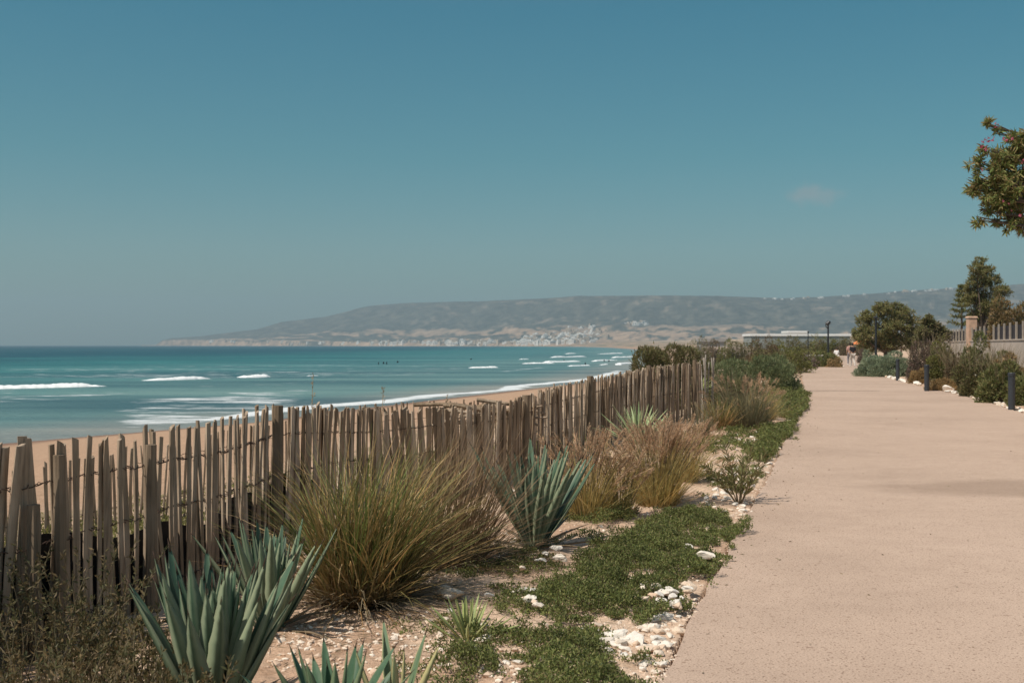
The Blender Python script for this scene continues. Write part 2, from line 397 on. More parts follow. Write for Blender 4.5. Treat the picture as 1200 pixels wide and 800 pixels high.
def sea_col(X, Y, Z):
    d = -shore_dist(X, Y); n = (fbm(X*.01, Y*.03, 4, 40)-.5); r = np.hypot(X, Y)
    d = d*(1+.5*n)
    c = np.broadcast_to(np.array([.21, .235, .22]), X.shape+(3,))
    c = lerp3(c, (.10, .195, .195), sstep(3, 20, d))
    c = lerp3(c, (.055, .165, .17), sstep(30, 85, d))
    c = lerp3(c, (.024, .135, .140), sstep(85, 170, d))
    c = lerp3(c, (.004, .058, .080), sstep(150, 330, d))
    c = lerp3(c, (.003, .042, .062), sstep(300, 1500, d))
    return c
def sea_foam(X, Y):
    d = -shore_dist(X, Y)+(fbm(X*.035, Y*.035, 3, 77)-.5)*7; r = np.hypot(X, Y)
    f = np.zeros_like(X)
    near = sstep(150, 60, r)
    # main wash line
    c0 = 4.5+1.5*near
    f = np.maximum(f, (.78+.3*(fbm(X*.15, Y*.15, 3, 53)-.5))*np.exp(-((d-c0)/np.where(d > c0, 1.5, 3.6))**2)*sstep(330, 200, r)*sstep(120, 300, 600+F*X/np.maximum(Y, 1)))
    pxx = 600+F*X/np.maximum(Y, 1)
    f = np.maximum(f, (.535+.16*(fbm(X*.06, Y*.12, 3, 50)-.5))*sstep(1, 5, d)*sstep(46, 22, d)*sstep(60, 170, pxx)*sstep(520, 300, pxx)*sstep(55, 64, r))
    f = np.maximum(f, (.30+.3*(fbm(X*.05, Y*.12, 3, 52)-.5))*sstep(1, 5, d)*sstep(30, 10, d)*sstep(240, 120, r))
    f = np.maximum(f, .62*np.exp(-((d-26)/3)**2)*sstep(.5, .65, fbm(X*.012, Y*.012, 2, 51))*sstep(600, 200, r))
    f = np.maximum(f, (.30+.25*fbm(X*.02, Y*.06, 3, 57))*sstep(28, 40, d)*sstep(230, 120, d)*sstep(600, 300, r))
    return f
sea = polar('sea', ANG, np.concatenate([[20], np.exp(np.arange(math.log(30), math.log(420), .007)), np.exp(np.arange(math.log(420), math.log(11000), .02)), [11000]]),
            lambda X, Y: -4+.10*(fbm(X*.05+9, Y*.16, 3, 60)-.5)*sstep(5, 60, -shore_dist(X, Y))*sstep(2000, 300, np.hypot(X, Y)), sea_col, M['sea'], sea_foam)
tag(sea, kind='structure')

# hills across the bay --------------------------------------------------
SIL = [(182, 404.5), (190, 398.5), (200, 396), (235, 394), (300, 386), (330, 377), (380, 371.5), (430, 359), (480, 355), (520, 353.5), (560, 353.5), (620, 350.5), (680, 347.5), (760, 346), (850, 347.5), (920, 349.5), (960, 348), (1000, 345.5), (1050, 342), (1110, 338), (1160, 335), (1250, 331), (1500, 330), (2200, 345)]
sy = lambda p: np.interp(p, [a for a, b in SIL], [b for a, b in SIL])
RBp = [(150, 6750), (190, 6650), (430, 5250), (600, 4420), (700, 3900), (800, 3500), (1000, 3300), (2200, 3300)]
rb = lambda p: np.interp(p, [a for a, b in RBp], [b for a, b in RBp])
def hill_z(X, Y):
    p = 600+F*X/np.maximum(Y, 1); Yb = rb(p)+60*(fbm(p*.02, p*0, 2, 3)-.5); W = np.interp(p, [190, 330, 430, 2000], [260, 900, 1500, 2300])
    t = (Y-Yb)/W; H = CZ+(HY-sy(p))/F*(Yb+W)
    cliff = np.interp(p, [190, 300, 450, 1200], [.70, .22, .06, .05])
    prof = cliff*sstep(0, .03, t)+(1-cliff)*(0.16*sstep(.05, .3, t)+.12*sstep(.3, .42, t)+.72*sstep(.36, 1.0, t))
    prof = prof*np.where(t > 1, 1-.25*sstep(1, 1.8, t), 1)
    n = (fbm(p*.035+Y*.0006, Y*.003, 5, 21)-.5)
    n2 = (fbm(p*.012, Y*.0016, 3, 22)-.5)
    z = prof*(H+4)-4 + (n*34+n2*30)*sstep(.05, .3, t)*sstep(1.02, .72, t)*np.interp(p, [190, 430], [.15, 1]) + n*5*sstep(.8, 1, t)
    z = np.where(t < 0, -9, z)
    return z
def hill_col(X, Y, Z):
    p = 600+F*X/np.maximum(Y, 1); t = (Y-rb(p))/np.interp(p, [190, 330, 430, 2000], [260, 900, 1500, 2300])
    n = fbm(p*.022, t*13, 5, 8); n2 = fbm(p*.13, t*24, 5, 9)
    bare = sstep(.53, .62, n*.55+n2*.45+.07*sstep(.45, .12, t)-.09*sstep(.38, .55, t)+.1*sstep(.05, .0, t)+.12*np.exp(-((t-.40)/.018)**2)*np.where(p > 700, 1, .4)+.15*sstep(.10, .02, np.abs(t-.30)-.03)*sstep(525, 540, p)*sstep(720, 700, p)*fbm(p*.03, t*3, 2, 91))
    c = np.broadcast_to(np.array([.080, .082, .070]), X.shape+(3,))
    c = lerp3(c, (.15, .14, .11), sstep(.4, .7, n2)*.6)
    c = lerp3(c, lerp3((.40, .285, .20), (.20, .17, .135), sstep(.3, .5, t)), bare*.85)
    c = lerp3(c, (.27, .21, .165), sstep(300, 210, p)*sstep(.35, .0, t)*.6)
    return c
hang = np.arctan((np.concatenate([np.arange(165, 1260, 1.3), np.arange(1260, 2200, 12)])-600)/F)
def hills_build():
    ps = np.concatenate([np.arange(165, 1260, 1.3), np.arange(1260, 2200, 12)])
    ys = np.concatenate([np.arange(3150, 6400, 22), np.arange(6400, 8600, 40)])
    Pm, Ym = np.meshgrid(ps, ys); X = (Pm-600)/F*Ym; Z = hill_z(X, Ym)
    nr, na = X.shape; i = np.arange(nr-1)[:, None]*na+np.arange(na-1)[None, :]
    Q = np.stack([i, i+1, i+na+1, i+na], -1).reshape(-1, 4)
    mb = MB(); mb.add(np.stack([X, Ym, Z], -1).reshape(-1, 3), Q)
    o = mb.build('hills', M['hill'], smooth=True)
    c = np.ones((nr*na, 4), np.float32); c[:, :3] = hill_col(X, Ym, Z).reshape(-1, 3)
    a = o.data.color_attributes.new('Col', 'FLOAT_COLOR', 'POINT'); a.data.foreach_set('color', c.reshape(-1))
    tag(o, kind='structure')
hills_build()

# path -------------------------------------------------------------------
def path_build():
    pl = [(x, y) for x, y in Lw]; pr = [(x, y) for x, y in Rw]
    r = rs(4)
    def dens(pts, amp):
        out = []
        for (a, b) in zip(pts[:-1], pts[1:]):
            n = max(1, int(math.hypot(b[0]-a[0], b[1]-a[1])/.25)) if a[1] > -5 and b[1] < 60 else 4
            for k in range(n): t = k/n; out.append((a[0]+(b[0]-a[0])*t+r.uniform(-amp, amp), a[1]+(b[1]-a[1])*t))
        return out+[pts[-1]]
    poly = dens(pr, .012)+dens(pl, .022)[::-1]
    bm = bmesh.new(); vs = [bm.verts.new((x, y, 0.0)) for x, y in poly]; f = bm.faces.new(vs)
    bm.normal_update()
    if f.normal.z < 0: f.normal_flip()
    res = bmesh.ops.extrude_face_region(bm, geom=[f])
    for g in res['geom']:
        if isinstance(g, bmesh.types.BMVert): g.co.z = .012
    bmesh.ops.translate(bm, verts=[v for v in bm.verts if v.co.z < .006], vec=(0, 0, -.07))
    bmesh.ops.triangulate(bm, faces=bm.faces[:])
    bmesh.ops.recalc_face_normals(bm, faces=bm.faces[:])
    me = bpy.data.meshes.new('path'); bm.to_mesh(me); bm.free(); me.materials.append(M['path'])
    o = bpy.data.objects.new('path', me); COL.objects.link(o); tag(o, kind='structure')
    # expansion joints: dark thin strips
    mj = simple('joint_filler', (.10, .08, .065), .9, .3, 20)
    for (ya, a, b) in ((458.3, 941, 1030), (421.5, 1001, 1011)):
        mb = MB(); x0, y0, _ = G(a, ya); x1, y1, _ = G(b, ya); w = .06
        n = 14
        pts = [(x0+(x1-x0)*k/n, y0+.03*math.sin(k*1.7)) for k in range(n+1)]
        V = [(x, y-w+.02*math.sin(k*3.1), .016) for k, (x, y) in enumerate(pts)]+[(x, y+w, .016) for x, y in pts]
        mb.add(V, [[k, k+1, n+2+k, n+1+k] for k in range(n)])
        tag(mb.build('path_joint', mj), kind='structure')
path_build()

# ================================================================== FENCES
def poly_walk(pts, pitch_fn):
    P = [np.array(p[:2]) for p in pts]; L = [0]
    for a, b in zip(P[:-1], P[1:]): L.append(L[-1]+np.linalg.norm(b-a))
    def at(s):
        i = int(np.clip(np.searchsorted(L, s)-1, 0, len(P)-2)); t = (s-L[i])/(L[i+1]-L[i])
        p = P[i]*(1-t)+P[i+1]*t; d = (P[i+1]-P[i]); d /= np.linalg.norm(d); return p, d, i+t
    return at, L[-1], pitch_fn
def picket(mb, base, d, w, th, h, rng, tilt_along=0., tilt_out=0., z0=0.):
    n = np.array([-d[1], d[0]]); K = 6; V = []
    bw = rng.uniform(-.012, .012, 2)
    top = rng.choice([0, 1, 2], p=[.55, .25, .2]); sl = rng.uniform(-.25, .25)
    for k in range(K+1):
        f = k/K; hz = h*f
        cx = tilt_along*hz+bw[0]*math.sin(PI*f)*1.5; cn = tilt_out*hz+bw[1]*math.sin(PI*f)
        ww = w*(1-.12*f+rng.uniform(-.07, .07)); tt = th*(1+rng.uniform(-.12, .12))
        if k == K and top == 1: ww *= .55
        cs = [(-.5, -.25), (-.32, .5), (.30, .5), (.5, -.12), (.1, -.5), (-.3, -.46)]
        for (u, v) in cs:
            zz = z0+hz
            if k == K: zz += sl*u*w*2+(rng.uniform(-.012, .012) if top == 2 else 0)
            q = base+d*(cx+u*ww)+n*(cn+v*tt); V.append((q[0], q[1], zz))
    fs = []
    for k in range(K):
        for j in range(6): fs.append([k*6+j, k*6+(j+1) % 6, (k+1)*6+(j+1) % 6, (k+1)*6+j])
    fs.append([K*6+j for j in range(6)][::1]); mb.add(V, fs)

def build_fence(label, pts, tops, n_ind, seed, open_s, rear=False):
    rng = rs(seed); root = thing('picket_fence', label, 'fence')
    at, LT, _ = poly_walk(pts, None)
    zt = lambda u: np.interp(u, range(len(tops)), tops)
    s = 0; i = 0; rest = MB(); nrest = 0; phase = 0
    while s < LT:
        p, d, u = at(s); n = np.array([-d[1], d[0]])
        opn = s < open_s
        if rear:
            w = rng.uniform(.03, .05); step = w+rng.uniform(.01, .05)
        elif opn:
            w = rng.uniform(.044, .076); step = w+rng.choice([rng.uniform(.004, .020), rng.uniform(.02, .04)], p=[.75, .25])
        else: w = rng.uniform(.05, .085); step = w*rng.uniform(.48, .85)
        g = ground_z(np.array([p[0]]), np.array([p[1]]))[0]
        z0 = g-.06; top = zt(u)+rng.normal()*(.022 if opn else .02)+(rng.uniform(-.12, -.03) if rng.rand() < .10 else 0)
        if top-z0 < .1: s += step; continue
        ta = .05*math.sin(s*1.3+seed)+rng.normal()*(.05 if opn else .045)
        mb = MB() if i < n_ind else rest
        picket(mb, p+n*rng.uniform(-.018, .018), d, w, rng.uniform(.014, .024), top-z0, rng, ta, rng.normal()*.02, z0)
        if i < n_ind: mb.build('picket', M['wood'], root)
        else: nrest += 1
        i += 1; s += step
    if nrest: tag(rest.build('far_pickets', M['wood'], root), kind='stuff')
    # wires
    for hk, (fr) in enumerate(((.10, .52, .80) if not rear else (.3, .8))):
        for ph in (0, PI):
            if rear and ph: continue
            V = []; s = 0
            while s < LT:
                p, d, u = at(s); n = np.array([-d[1], d[0]]); g = gz(p[0], p[1])
                z = g+(zt(u)-g)*fr+.012*math.sin(s*2.1+hk)+.01*math.sin(s*70+ph)
                o = .019*math.cos(s*50+ph); q = p+n*o
                V.append((q[0], q[1], z)); s += .022 if s < 9 else .06
            mb = MB(); tube(mb, V, .0028 if not rear else .004, 5)
            mb.build('wire', M['wire'], root)
    return root, at, LT, zt
froot, fat, fLT, fzt = build_fence('long front fence of grey split-wood pickets wired together, running beside the big grass clump', FW, FZ, 100, 3, 8.3)
# heavier posts of the front fence
def fence_post(s, h, r, lean=(0, 0), off=0.0, sq=False):
    rng = rs(int(s*100)); p, d, u = fat(s); n = np.array([-d[1], d[0]]); p = p-n*off
    g = gz(p[0], p[1]); mb = MB(); K = 7
    pts = [(p[0]+lean[0]*h*k/K+rng.uniform(-.004, .004), p[1]+lean[1]*h*k/K, g-.1+(h+.1)*k/K) for k in range(K+1)]
    tube(mb, pts, [r*(1.05-.1*k/K)*rng.uniform(.95, 1.05) for k in range(K+1)], 9)
    mb.build('post', M['post'], froot, smooth=False)
def s_at_px(px):
    best = (1e9, 0)
    for k in range(2000):
        s = fLT*k/2000; p, d, u = fat(s)
        if p[1] > 1:
            x = 600+F*p[0]/p[1]
            if abs(x-px) < best[0]: best = (abs(x-px), s)
    return best[1]
for (px, h, r, off) in ((28, .80, .036, .07), (62, 1.02, .032, .05), (168, 1.0, .036, .05), (318, 1.11, .046, .05), (612, 1.0, .05, .05), (688, 1.12, .05, .04), (758, 1.22, .05, .04), (812, 1.26, .05, .04)):
    fence_post(s_at_px(px), h, r, (0, 0), off)
# dark shade netting on the seaward side of the open stretch
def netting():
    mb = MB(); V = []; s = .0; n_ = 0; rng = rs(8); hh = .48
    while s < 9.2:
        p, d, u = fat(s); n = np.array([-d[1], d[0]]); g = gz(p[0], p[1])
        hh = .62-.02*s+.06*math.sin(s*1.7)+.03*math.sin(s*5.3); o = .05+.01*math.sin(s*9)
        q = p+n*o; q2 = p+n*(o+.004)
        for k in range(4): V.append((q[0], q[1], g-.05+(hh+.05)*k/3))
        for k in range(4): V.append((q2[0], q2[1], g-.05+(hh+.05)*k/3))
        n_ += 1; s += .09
    fs = []
    for i in range(n_-1):
        a = i*8; b = a+8
        for k in range(3): fs += [[a+k, b+k, b+k+1, a+k+1], [a+4+k+1, b+4+k+1, b+4+k, a+4+k]]
        fs.append([a+3, b+3, b+7, a+7])
    mb.add(V, fs); mb.build('shade_netting', M['net'], froot)
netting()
# splayed pale stakes tied at the far end of the fence
mb = MB(); rng = rs(77)
for k in range(9):
    d = np.array([.35, .93]); b0 = np.array([4.25+rng.uniform(-.12, .18), 25.3+rng.uniform(-.1, .2)])
    picket(mb, b0, d, .07, .025, rng.uniform(1.12, 1.38), rng, rng.uniform(-.05, .05), rng.uniform(-.05, .05), 0)
tag(mb.build('stake_bundle', wood('bleached_stakes', (.40, .35, .30), (.46, .41, .36), (.52, .48, .43))), 'bundle of pale bleached stakes standing upright at the far end of the picket fence', 'stakes')
RF = [(-9.5, 11.5), (-6.0, 13.2), (-4.6, 15), (-2.9, 17.2), (-1.4, 18.2), (.35, 20), (1.6, 23), (2.6, 27)]
RZ = [-.10, .10, .30, .60, .70, .62, .62, .75]
build_fence('second picket fence on the beach side, seen through and just above the front fence', RF, RZ, 100, 11, 0, rear=True)
# driftwood heap caught between the two fences
def drift():
    mb = MB(); rng = rs(5); c = Pt(565, 474, 14.5)
    for k in range(16):
        a = rng.uniform(-.5, .5); L = rng.uniform(.4, 1.0); z = c[2]+rng.uniform(-.25, -.02)
        x = c[0]+rng.uniform(-.5, .45); y = c[1]+rng.uniform(-.3, .3); dz = rng.uniform(-.12, .16)
        tube(mb, [(x-L/2*math.cos(a), y-L/2*math.sin(a), z-dz), (x, y, z+.03), (x+L/2*math.cos(a), y+L/2*math.sin(a), z+dz)], [.03, .025, .012], 6)
    # legs to the ground so that the heap is carried
    for k in range(10):
        x = c[0]+rng.uniform(-.5, .5); y = c[1]+rng.uniform(-.3, .3)
        tube(mb, [(x, y, gz(x, y)-.05), (x+rng.uniform(-.1, .1), y, c[2]-.05)], [.03, .02], 6)
    tag(mb.build('driftwood_heap', M['wood']), 'heap of weathered driftwood and broken slats just behind the front fence', 'driftwood')
drift()

# ================================================================== AGAVES
def agave_mat(name, c1, c2, edge):
    m, nt, N, L, b = new_mat(name)
    g = N.new('ShaderNodeNewGeometry'); n = noise_node(nt, 5, 4, .5); n2 = noise_node(nt, 60, 3, .6, vscale=(1, 1, .12))
    c = ramp(nt, g.outputs['Random Per Island'], [(0, c1), (1, c2)])
    c = mixc(nt, 1.0, c, ramp(nt, n.outputs[0], [(.3, (.75, .8, .78)), (.7, (1.2, 1.15, 1.1))]), 'MULTIPLY')
    c = mixc(nt, 1.0, c, ramp(nt, n2.outputs[0], [(.3, (.88, .88, .88)), (.7, (1.1, 1.1, 1.1))]), 'MULTIPLY')
    c = mixc(nt, nt_edge(nt), c, edge)
    L.new(c, b.inputs['Base Color']); b.inputs['Roughness'].default_value = .5; b.inputs['Specular IOR Level'].default_value = .3
    return m
def nt_edge(nt):
    a = nt.nodes.new('ShaderNodeAttribute'); a.attribute_name = 'edge'; return a.outputs['Fac']
M['agave'] = agave_mat('agave_blue_green', (.034, .078, .05), (.098, .168, .108), (.30, .34, .22))
M['agave_dark'] = agave_mat('agave_deep_green', (.045, .10, .06), (.09, .165, .095), (.20, .25, .14))
M['agave_var'] = agave_mat('agave_cream_striped', (.10, .17, .10), (.15, .22, .12), (.55, .48, .24))
M['agave_dry'] = agave_mat('agave_dry', (.16, .12, .08), (.24, .18, .12), (.25, .19, .12))
M['yucca_pale'] = agave_mat('yucca_pale', (.22, .30, .14), (.32, .40, .20), (.45, .48, .28))
M['yucca_green'] = agave_mat('yucca_green', (.20, .26, .09), (.30, .34, .12), (.42, .42, .2))
M['spine'] = simple('spine_dark', (.08, .045, .03), .6, .2, 30)
def agave_leaves(mb, edges, n, L, W, lean0, lean1, rng, az_fn=None, thick=.14, base_r=.05, wid=1.0, droop=.25, teeth=True):
    tips = []
    for i in range(n):
        f = (i+.5)/n
        az = i*2.39996+rng.uniform(-.2, .2) if az_fn is None else az_fn(i, f)
        lean = lean0+(lean1-lean0)*f**.9+rng.uniform(-.07, .07); Li = L*(1-.25*(1-f)**2)*rng.uniform(.85, 1.08); Wi = W*rng.uniform(.85, 1.12)
        p = np.array([math.cos(az)*base_r*f, math.sin(az)*base_r*f, .03-.03*f]); S = np.array([-math.sin(az), math.cos(az), 0])
        roll = rng.uniform(-.5, .5); curl = rng.uniform(-.15, .9)*droop; K = 12; V = []; E = []
        for k in range(K+1):
            t = k/K; th = lean+curl*t**1.5*(1 if f > .3 else .4)
            D = np.array([math.sin(th)*math.cos(az), math.sin(th)*math.sin(az), math.cos(th)])
            Nn = np.cross(D, S); Nn /= np.linalg.norm(Nn); Sr = S*math.cos(roll*t)+Nn*math.sin(roll*t); Nr = np.cross(D, Sr)
            w = Wi*np.interp(t, [0, .12, .4, .65, .85, .96, 1], [.62, .60, 1.0, .86, .46, .16, .03])*.5
            wv = w*(1+(.05*math.sin(k*3.3+i) if 1 < k < K-1 else 0))
            up = w*.38; dn = w*thick*2+.002
            # cross-section: edge, inner half, centre gutter, inner half, edge, keel
            V += [p-Sr*wv, p-Sr*wv*.82-Nr*up*.25-Nr*0, p-Nr*(-up*.9)*-1, p+Sr*wv*.82-Nr*up*.25, p+Sr*wv, p-Nr*(up+dn)]
            E += [1, .12, 0, .12, 1, 0]
            if k < K: p = p+D*Li/K
        fs = []
        for k in range(K):
            for j in range(6): fs.append([k*6+j, k*6+(j+1) % 6, (k+1)*6+(j+1) % 6, (k+1)*6+j])
        mb.add(V, fs); edges += E; tips.append((p, D))
    return tips
def set_edge(o, edges):
    a = o.data.attributes.new('edge', 'FLOAT', 'POINT'); a.data.foreach_set('value', np.array(edges, np.float32))
def agave(name, label, cat, loc, n, L, W, lean1, seed, mat, rz=0, dry=True, spines=True, lean0=.05, **kw):
    rng = rs(seed); root = thing(name, label, cat, loc, rz)
    mb = MB(); E = []; tips = agave_leaves(mb, E, n, L, W, lean0, lean1, rng, **kw)
    if spines:
        for p, D in tips: tube(mb, [p-D*.04*L/.9, p+D*.035*L/.9], [.0062*L/.9, .0006], 5, mi=1); E += [0]*10
    o = mb.build('leaf_rosette', [M[mat], M['spine']], root, smooth=True); set_edge(o, E)
    if dry:
        mb = MB(); E = []; agave_leaves(mb, E, 11, L*.62, W*.55, 1.05, 1.6, rng, base_r=.06, droop=.7)
        o = mb.build('dry_leaves', M['agave_dry'], root, smooth=True); set_edge(o, E)
    return root
def GG(px, py, dz=0):
    x, y, _ = G(px, py); return (x, y, gz(x, y)-dz)
agave('agave', 'largest agave, broad blue-green leaves fanning up in front of the fence at lower left', 'agave', GG(250, 838, .02), 58, .74, .098, .46, 21, 'agave', lean0=.02)
agave('agave', 'agave just behind the largest one, half hidden, touching the fence beside the tall grass', 'agave', GG(318, 738, .02), 34, .66, .07, .52, 22, 'agave', lean0=.03)
agave('agave', 'tall blue-green agave standing alone between the reddish grass and the gold fountain grass', 'agave', GG(626, 640, .02), 38, .92, .078, .66, 23, 'agave', lean0=.02)
agave('agave', 'dark green agave cut by the bottom edge, right of the largest agave', 'agave', GG(392, 880, .0), 20, .46, .06, .85, 24, 'agave_dark')
agave('agave', 'small agave with cream-striped twisted leaves at the bottom edge beside the sandy patch', 'agave', GG(463, 862, .0), 7, .46, .045, .45, 25, 'agave_var', dry=False, thick=.25)
agave('yucca', 'small yellow-green yucca rosette alone on the bare sand, right of the tall grass', 'yucca', GG(548, 748, .01), 30, .27, .022, 1.15, 26, 'yucca_green', spines=False, dry=False)
agave('yucca', 'pale green fan-like yucca against the fence behind the fountain grass', 'yucca', GG(748, 530, -.12), 44, .72, .038, 1.25, 27, 'yucca_pale', spines=False, thick=.1)
agave('yucca', 'bright green spiky plant low down at the far end of the picket fence', 'yucca', GG(820, 482, -.5), 30, .5, .03, 1.2, 28, 'yucca_green', spines=False)

# ================================================================== GRASSES
M['g_olive'] = leafmat('grass_olive', [(.10, .145, .035), (.18, .215, .06), (.60, .36, .16), (.10, .15, .04), (.38, .25, .10), (.10, .12, .035), (.62, .44, .24)], .25, .5, (.38, (.27, .155, .075), .85))
M['g_rust'] = leafmat('grass_rust', [(.22, .13, .075), (.30, .20, .11), (.15, .11, .06), (.24, .15, .09)], .25, .6, (.3, (.16, .10, .06), .8))
M['g_gold'] = leafmat('grass_gold', [(.50, .36, .13), (.60, .44, .18), (.34, .31, .11), (.66, .50, .24)], .35, .6, (.12, (.28, .19, .09), .5))
M['plume'] = leafmat('grass_plume', [(.56, .36, .22), (.66, .46, .29), (.46, .28, .19), (.72, .55, .36)], .4, .8)
M['plume_gold'] = leafmat('grass_plume_gold', [(.5, .36, .2), (.56, .42, .25), (.42, .3, .17)], .4, .8)
M['g_grey'] = leafmat('grass_grey_green', [(.14, .15, .08), (.19, .18, .10), (.26, .21, .13), (.12, .14, .07)], .25, .6, (.25, (.2, .14, .09), .6))
M['g_dry'] = leafmat('dry_weeds', [(.20, .15, .09), (.28, .22, .14), (.12, .11, .06), (.34, .27, .18)], .2, .8)
M['seed'] = leafmat('seed_heads', [(.34, .26, .16), (.42, .33, .21), (.28, .21, .13)], .2, .8)
def grass(name, label, loc, n, L, W, rad, lean, seed, mat, plumes=None, bias=(0, 0), droop=.9, fallen=0, group=None, segs=5, azn=.55):
    rng = rs(seed); root = thing(name, label, 'grass', loc, 0, group)
    r = rad*np.sqrt(rng.uniform(0, 1, n)); a = rng.uniform(0, 2*PI, n)
    P = np.stack([r*np.cos(a), r*np.sin(a), np.zeros(n)-.01], 1)
    az = a+rng.normal(0, azn, n); ln = np.abs(rng.normal(0, lean, n))*(.35+r/rad)
    if bias[0]:
        vx = np.sin(ln)*np.cos(az)+bias[0]; vy = np.sin(ln)*np.sin(az)+bias[1]; az = np.arctan2(vy, vx); ln = np.arcsin(np.clip(np.hypot(vx, vy), 0, .98))
    Ls = L*rng.uniform(.45, 1.05, n); mb = MB()
    blades(mb, P, az, ln, rng.uniform(.1, droop, n), Ls, W*rng.uniform(.6, 1.3, n), segs, rng=rng)
    mb.build('blades', M[mat], root)
    if fallen:
        m2 = MB(); a = rng.uniform(0, 2*PI, fallen)
        P = np.stack([rad*.8*np.cos(a), rad*.8*np.sin(a), np.full(fallen, .02)], 1)
        blades(m2, P, a+rng.normal(0, .4, fallen), rng.uniform(.9, 1.35, fallen), rng.uniform(.2, .9, fallen), L*rng.uniform(.3, .6, fallen), W*rng.uniform(.8, 1.4, fallen), 5, rng=rng)
        m2.build('dead_blades', M['g_dry'], root)
    if plumes:
        k, pm, pl, pw = plumes; m3 = MB(); m4 = MB()
        r = rad*.6*np.sqrt(rng.uniform(0, 1, k)); a = rng.uniform(0, 2*PI, k)
        for i in range(k):
            ln_ = abs(rng.normal(0, lean*.8)); azz = a[i]+rng.normal(0, .4); p = np.array([r[i]*math.cos(a[i]), r[i]*math.sin(a[i]), 0.])
            Li = L*rng.uniform(.85, 1.15); pts = [p.copy()]
            if bias[0]: ln_ += abs(bias[0])*.4
            for q in range(7):
                th = ln_+.35*(q/6)**2; D = np.array([math.sin(th)*math.cos(azz), math.sin(th)*math.sin(azz), math.cos(th)]); p = p+D*Li/7; pts.append(p.copy())
            tube(m3, pts, .0016*max(1, W/.004), 3, cap=False)
            m = 46; t = rng.uniform(0, 1, m); c0 = pts[-1]-D*pl; PP = c0+D*pl*t[:, None]+rng.normal(0, pw*.12, (m, 3))
            wv = np.sin(PI*np.clip(t*.9+.08, 0, 1)); Dd = D*1.0+rdir(rng, m)*.55
            leaves(m4, PP, Dd, pw*1.6*wv+.008, pw*.22, rng)
        m3.build('stalks', M['g_dry'], root); m4.build('plumes', M[pm], root)
    return root
grass('grass_clump', 'largest grass clump, olive and straw-coloured blades standing before the fence', GG(425, 702), 1750, 1.13, .0105, .24, .52, 31, 'g_olive', bias=(.06, -.02), fallen=260, droop=1.0, azn=1.1)
grass('grass_clump', 'rusty brown grass clump leaning right, behind the largest olive clump', GG(520, 660), 800, 1.2, .009, .28, .55, 32, 'g_rust', azn=1.0, bias=(.20, .05), fallen=90, droop=.5)
fg = lambda lab, loc, n, L, rad, seed, k, **kw: grass('fountain_grass', lab, loc, int(n*.6), L, .007, rad, kw.pop('lean', .42), seed, 'g_gold', plumes=(k*2, kw.pop('pm', 'plume'), kw.pop('pl', .23), .03), droop=.8, **kw)
fg('gold fountain grass with pinkish plumes directly right of the lone blue-green agave', GG(688, 607), 1100, .78, .17, 41, 42)
fg('small narrow fountain grass clump between the two wider golden ones', GG(727, 604), 500, .60, .09, 42, 18, lean=.32)
fg('widest fountain grass, gold base and pink-brown plumes, in front of the pale yucca', GG(770, 590), 1500, .80, .20, 43, 70)
fg('fountain grass tuft leaning right behind the widest golden clump', GG(800, 565), 900, .72, .17, 44, 36)
grass('grass_tuft', 'small greyish tuft beside the sandy gap right of the fence end', GG(822, 512), 350, .62, .006, .12, .5, 45, 'g_grey', plumes=(10, 'seed', .12, .02))
grass('grass_clump', 'purplish brown grass mound in front of the dark rounded bush', GG(872, 500), 1300, .98, .008, .42, .55, 46, 'g_grey', plumes=(60, 'plume', .18, .03), segs=4)
grass('grass_clump', 'orange-tipped grass at the right flank of the purplish mound', GG(893, 492), 500, .80, .008, .28, .55, 47, 'g_gold', plumes=(24, 'plume_gold', .15, .03), segs=4)
grass('grass_clump', 'green leafy grass clump left of the purplish grass mound', GG(842, 503), 500, .72, .012, .18, .6, 48, 'g_olive', segs=4)
# tangle of dry weeds bottom-left
def weeds(name, label, loc, seed, n, h, rad, leafmat_='g_dry', lm='weedleaf', nleaf=9, ls=.035):
    rng = rs(seed); root = thing(name, label, 'weed', loc); st = MB(); lf = MB(); PP = []; DD = []
    for i in range(n):
        a = rng.uniform(0, 2*PI); r = rad*math.sqrt(rng.rand()); p = np.array([r*math.cos(a), r*math.sin(a), 0.]); az = rng.uniform(0, 2*PI); ln = abs(rng.normal(0, .35)); L = h*rng.uniform(.5, 1.1); pts = [p]
        for k in range(6):
            ln += rng.uniform(-.12, .2); az += rng.uniform(-.4, .4)
            D = np.array([math.sin(ln)*math.cos(az), math.sin(ln)*math.sin(az), math.cos(ln)]); p = p+D*L/6; pts.append(p)
            for q in range(nleaf//3): PP.append(p-D*L/6*rng.rand()); DD.append(D*.5+rdir(rng, 1)[0])
        tube(st, pts, [.0035, .003, .0028, .0025, .002, .0015, .001], 4, cap=False)
        for q in range(nleaf): PP.append(p-D*rng.rand()*L*.2); DD.append(D+rdir(rng, 1)[0]*.8)
    PP = np.array(PP); leaves(lf, PP, np.array(DD), ls*rng.uniform(.5, 1.2, len(PP)), ls*.3, rng)
    st.build('stems', M[leafmat_], root); lf.build('leaves', M[lm], root); return root
M['weedleaf'] = leafmat('weed_leaf', [(.07, .08, .035), (.13, .11, .05), (.20, .14, .07), (.09, .10, .04)], .25)
weeds('weed', 'tangle of dry brown weeds at the foot of the fence in the lower left corner', GG(95, 830), 51, 110, .48, .42)
weeds('weed', 'scrubby green and brown weed between the fence and the largest agave', GG(150, 815), 52, 80, .40, .30)
weeds('weed', 'low weed at the bottom edge in front of the dark gap of the fence', GG(30, 905), 53, 80, .42, .35)
weeds('weed', 'short dry weed at the foot of the largest agave', GG(195, 880), 54, 60, .34, .25)
weeds('weed', 'tall dry weed stems in front of the fence at the left edge', GG(60, 790), 55, 90, .62, .40)
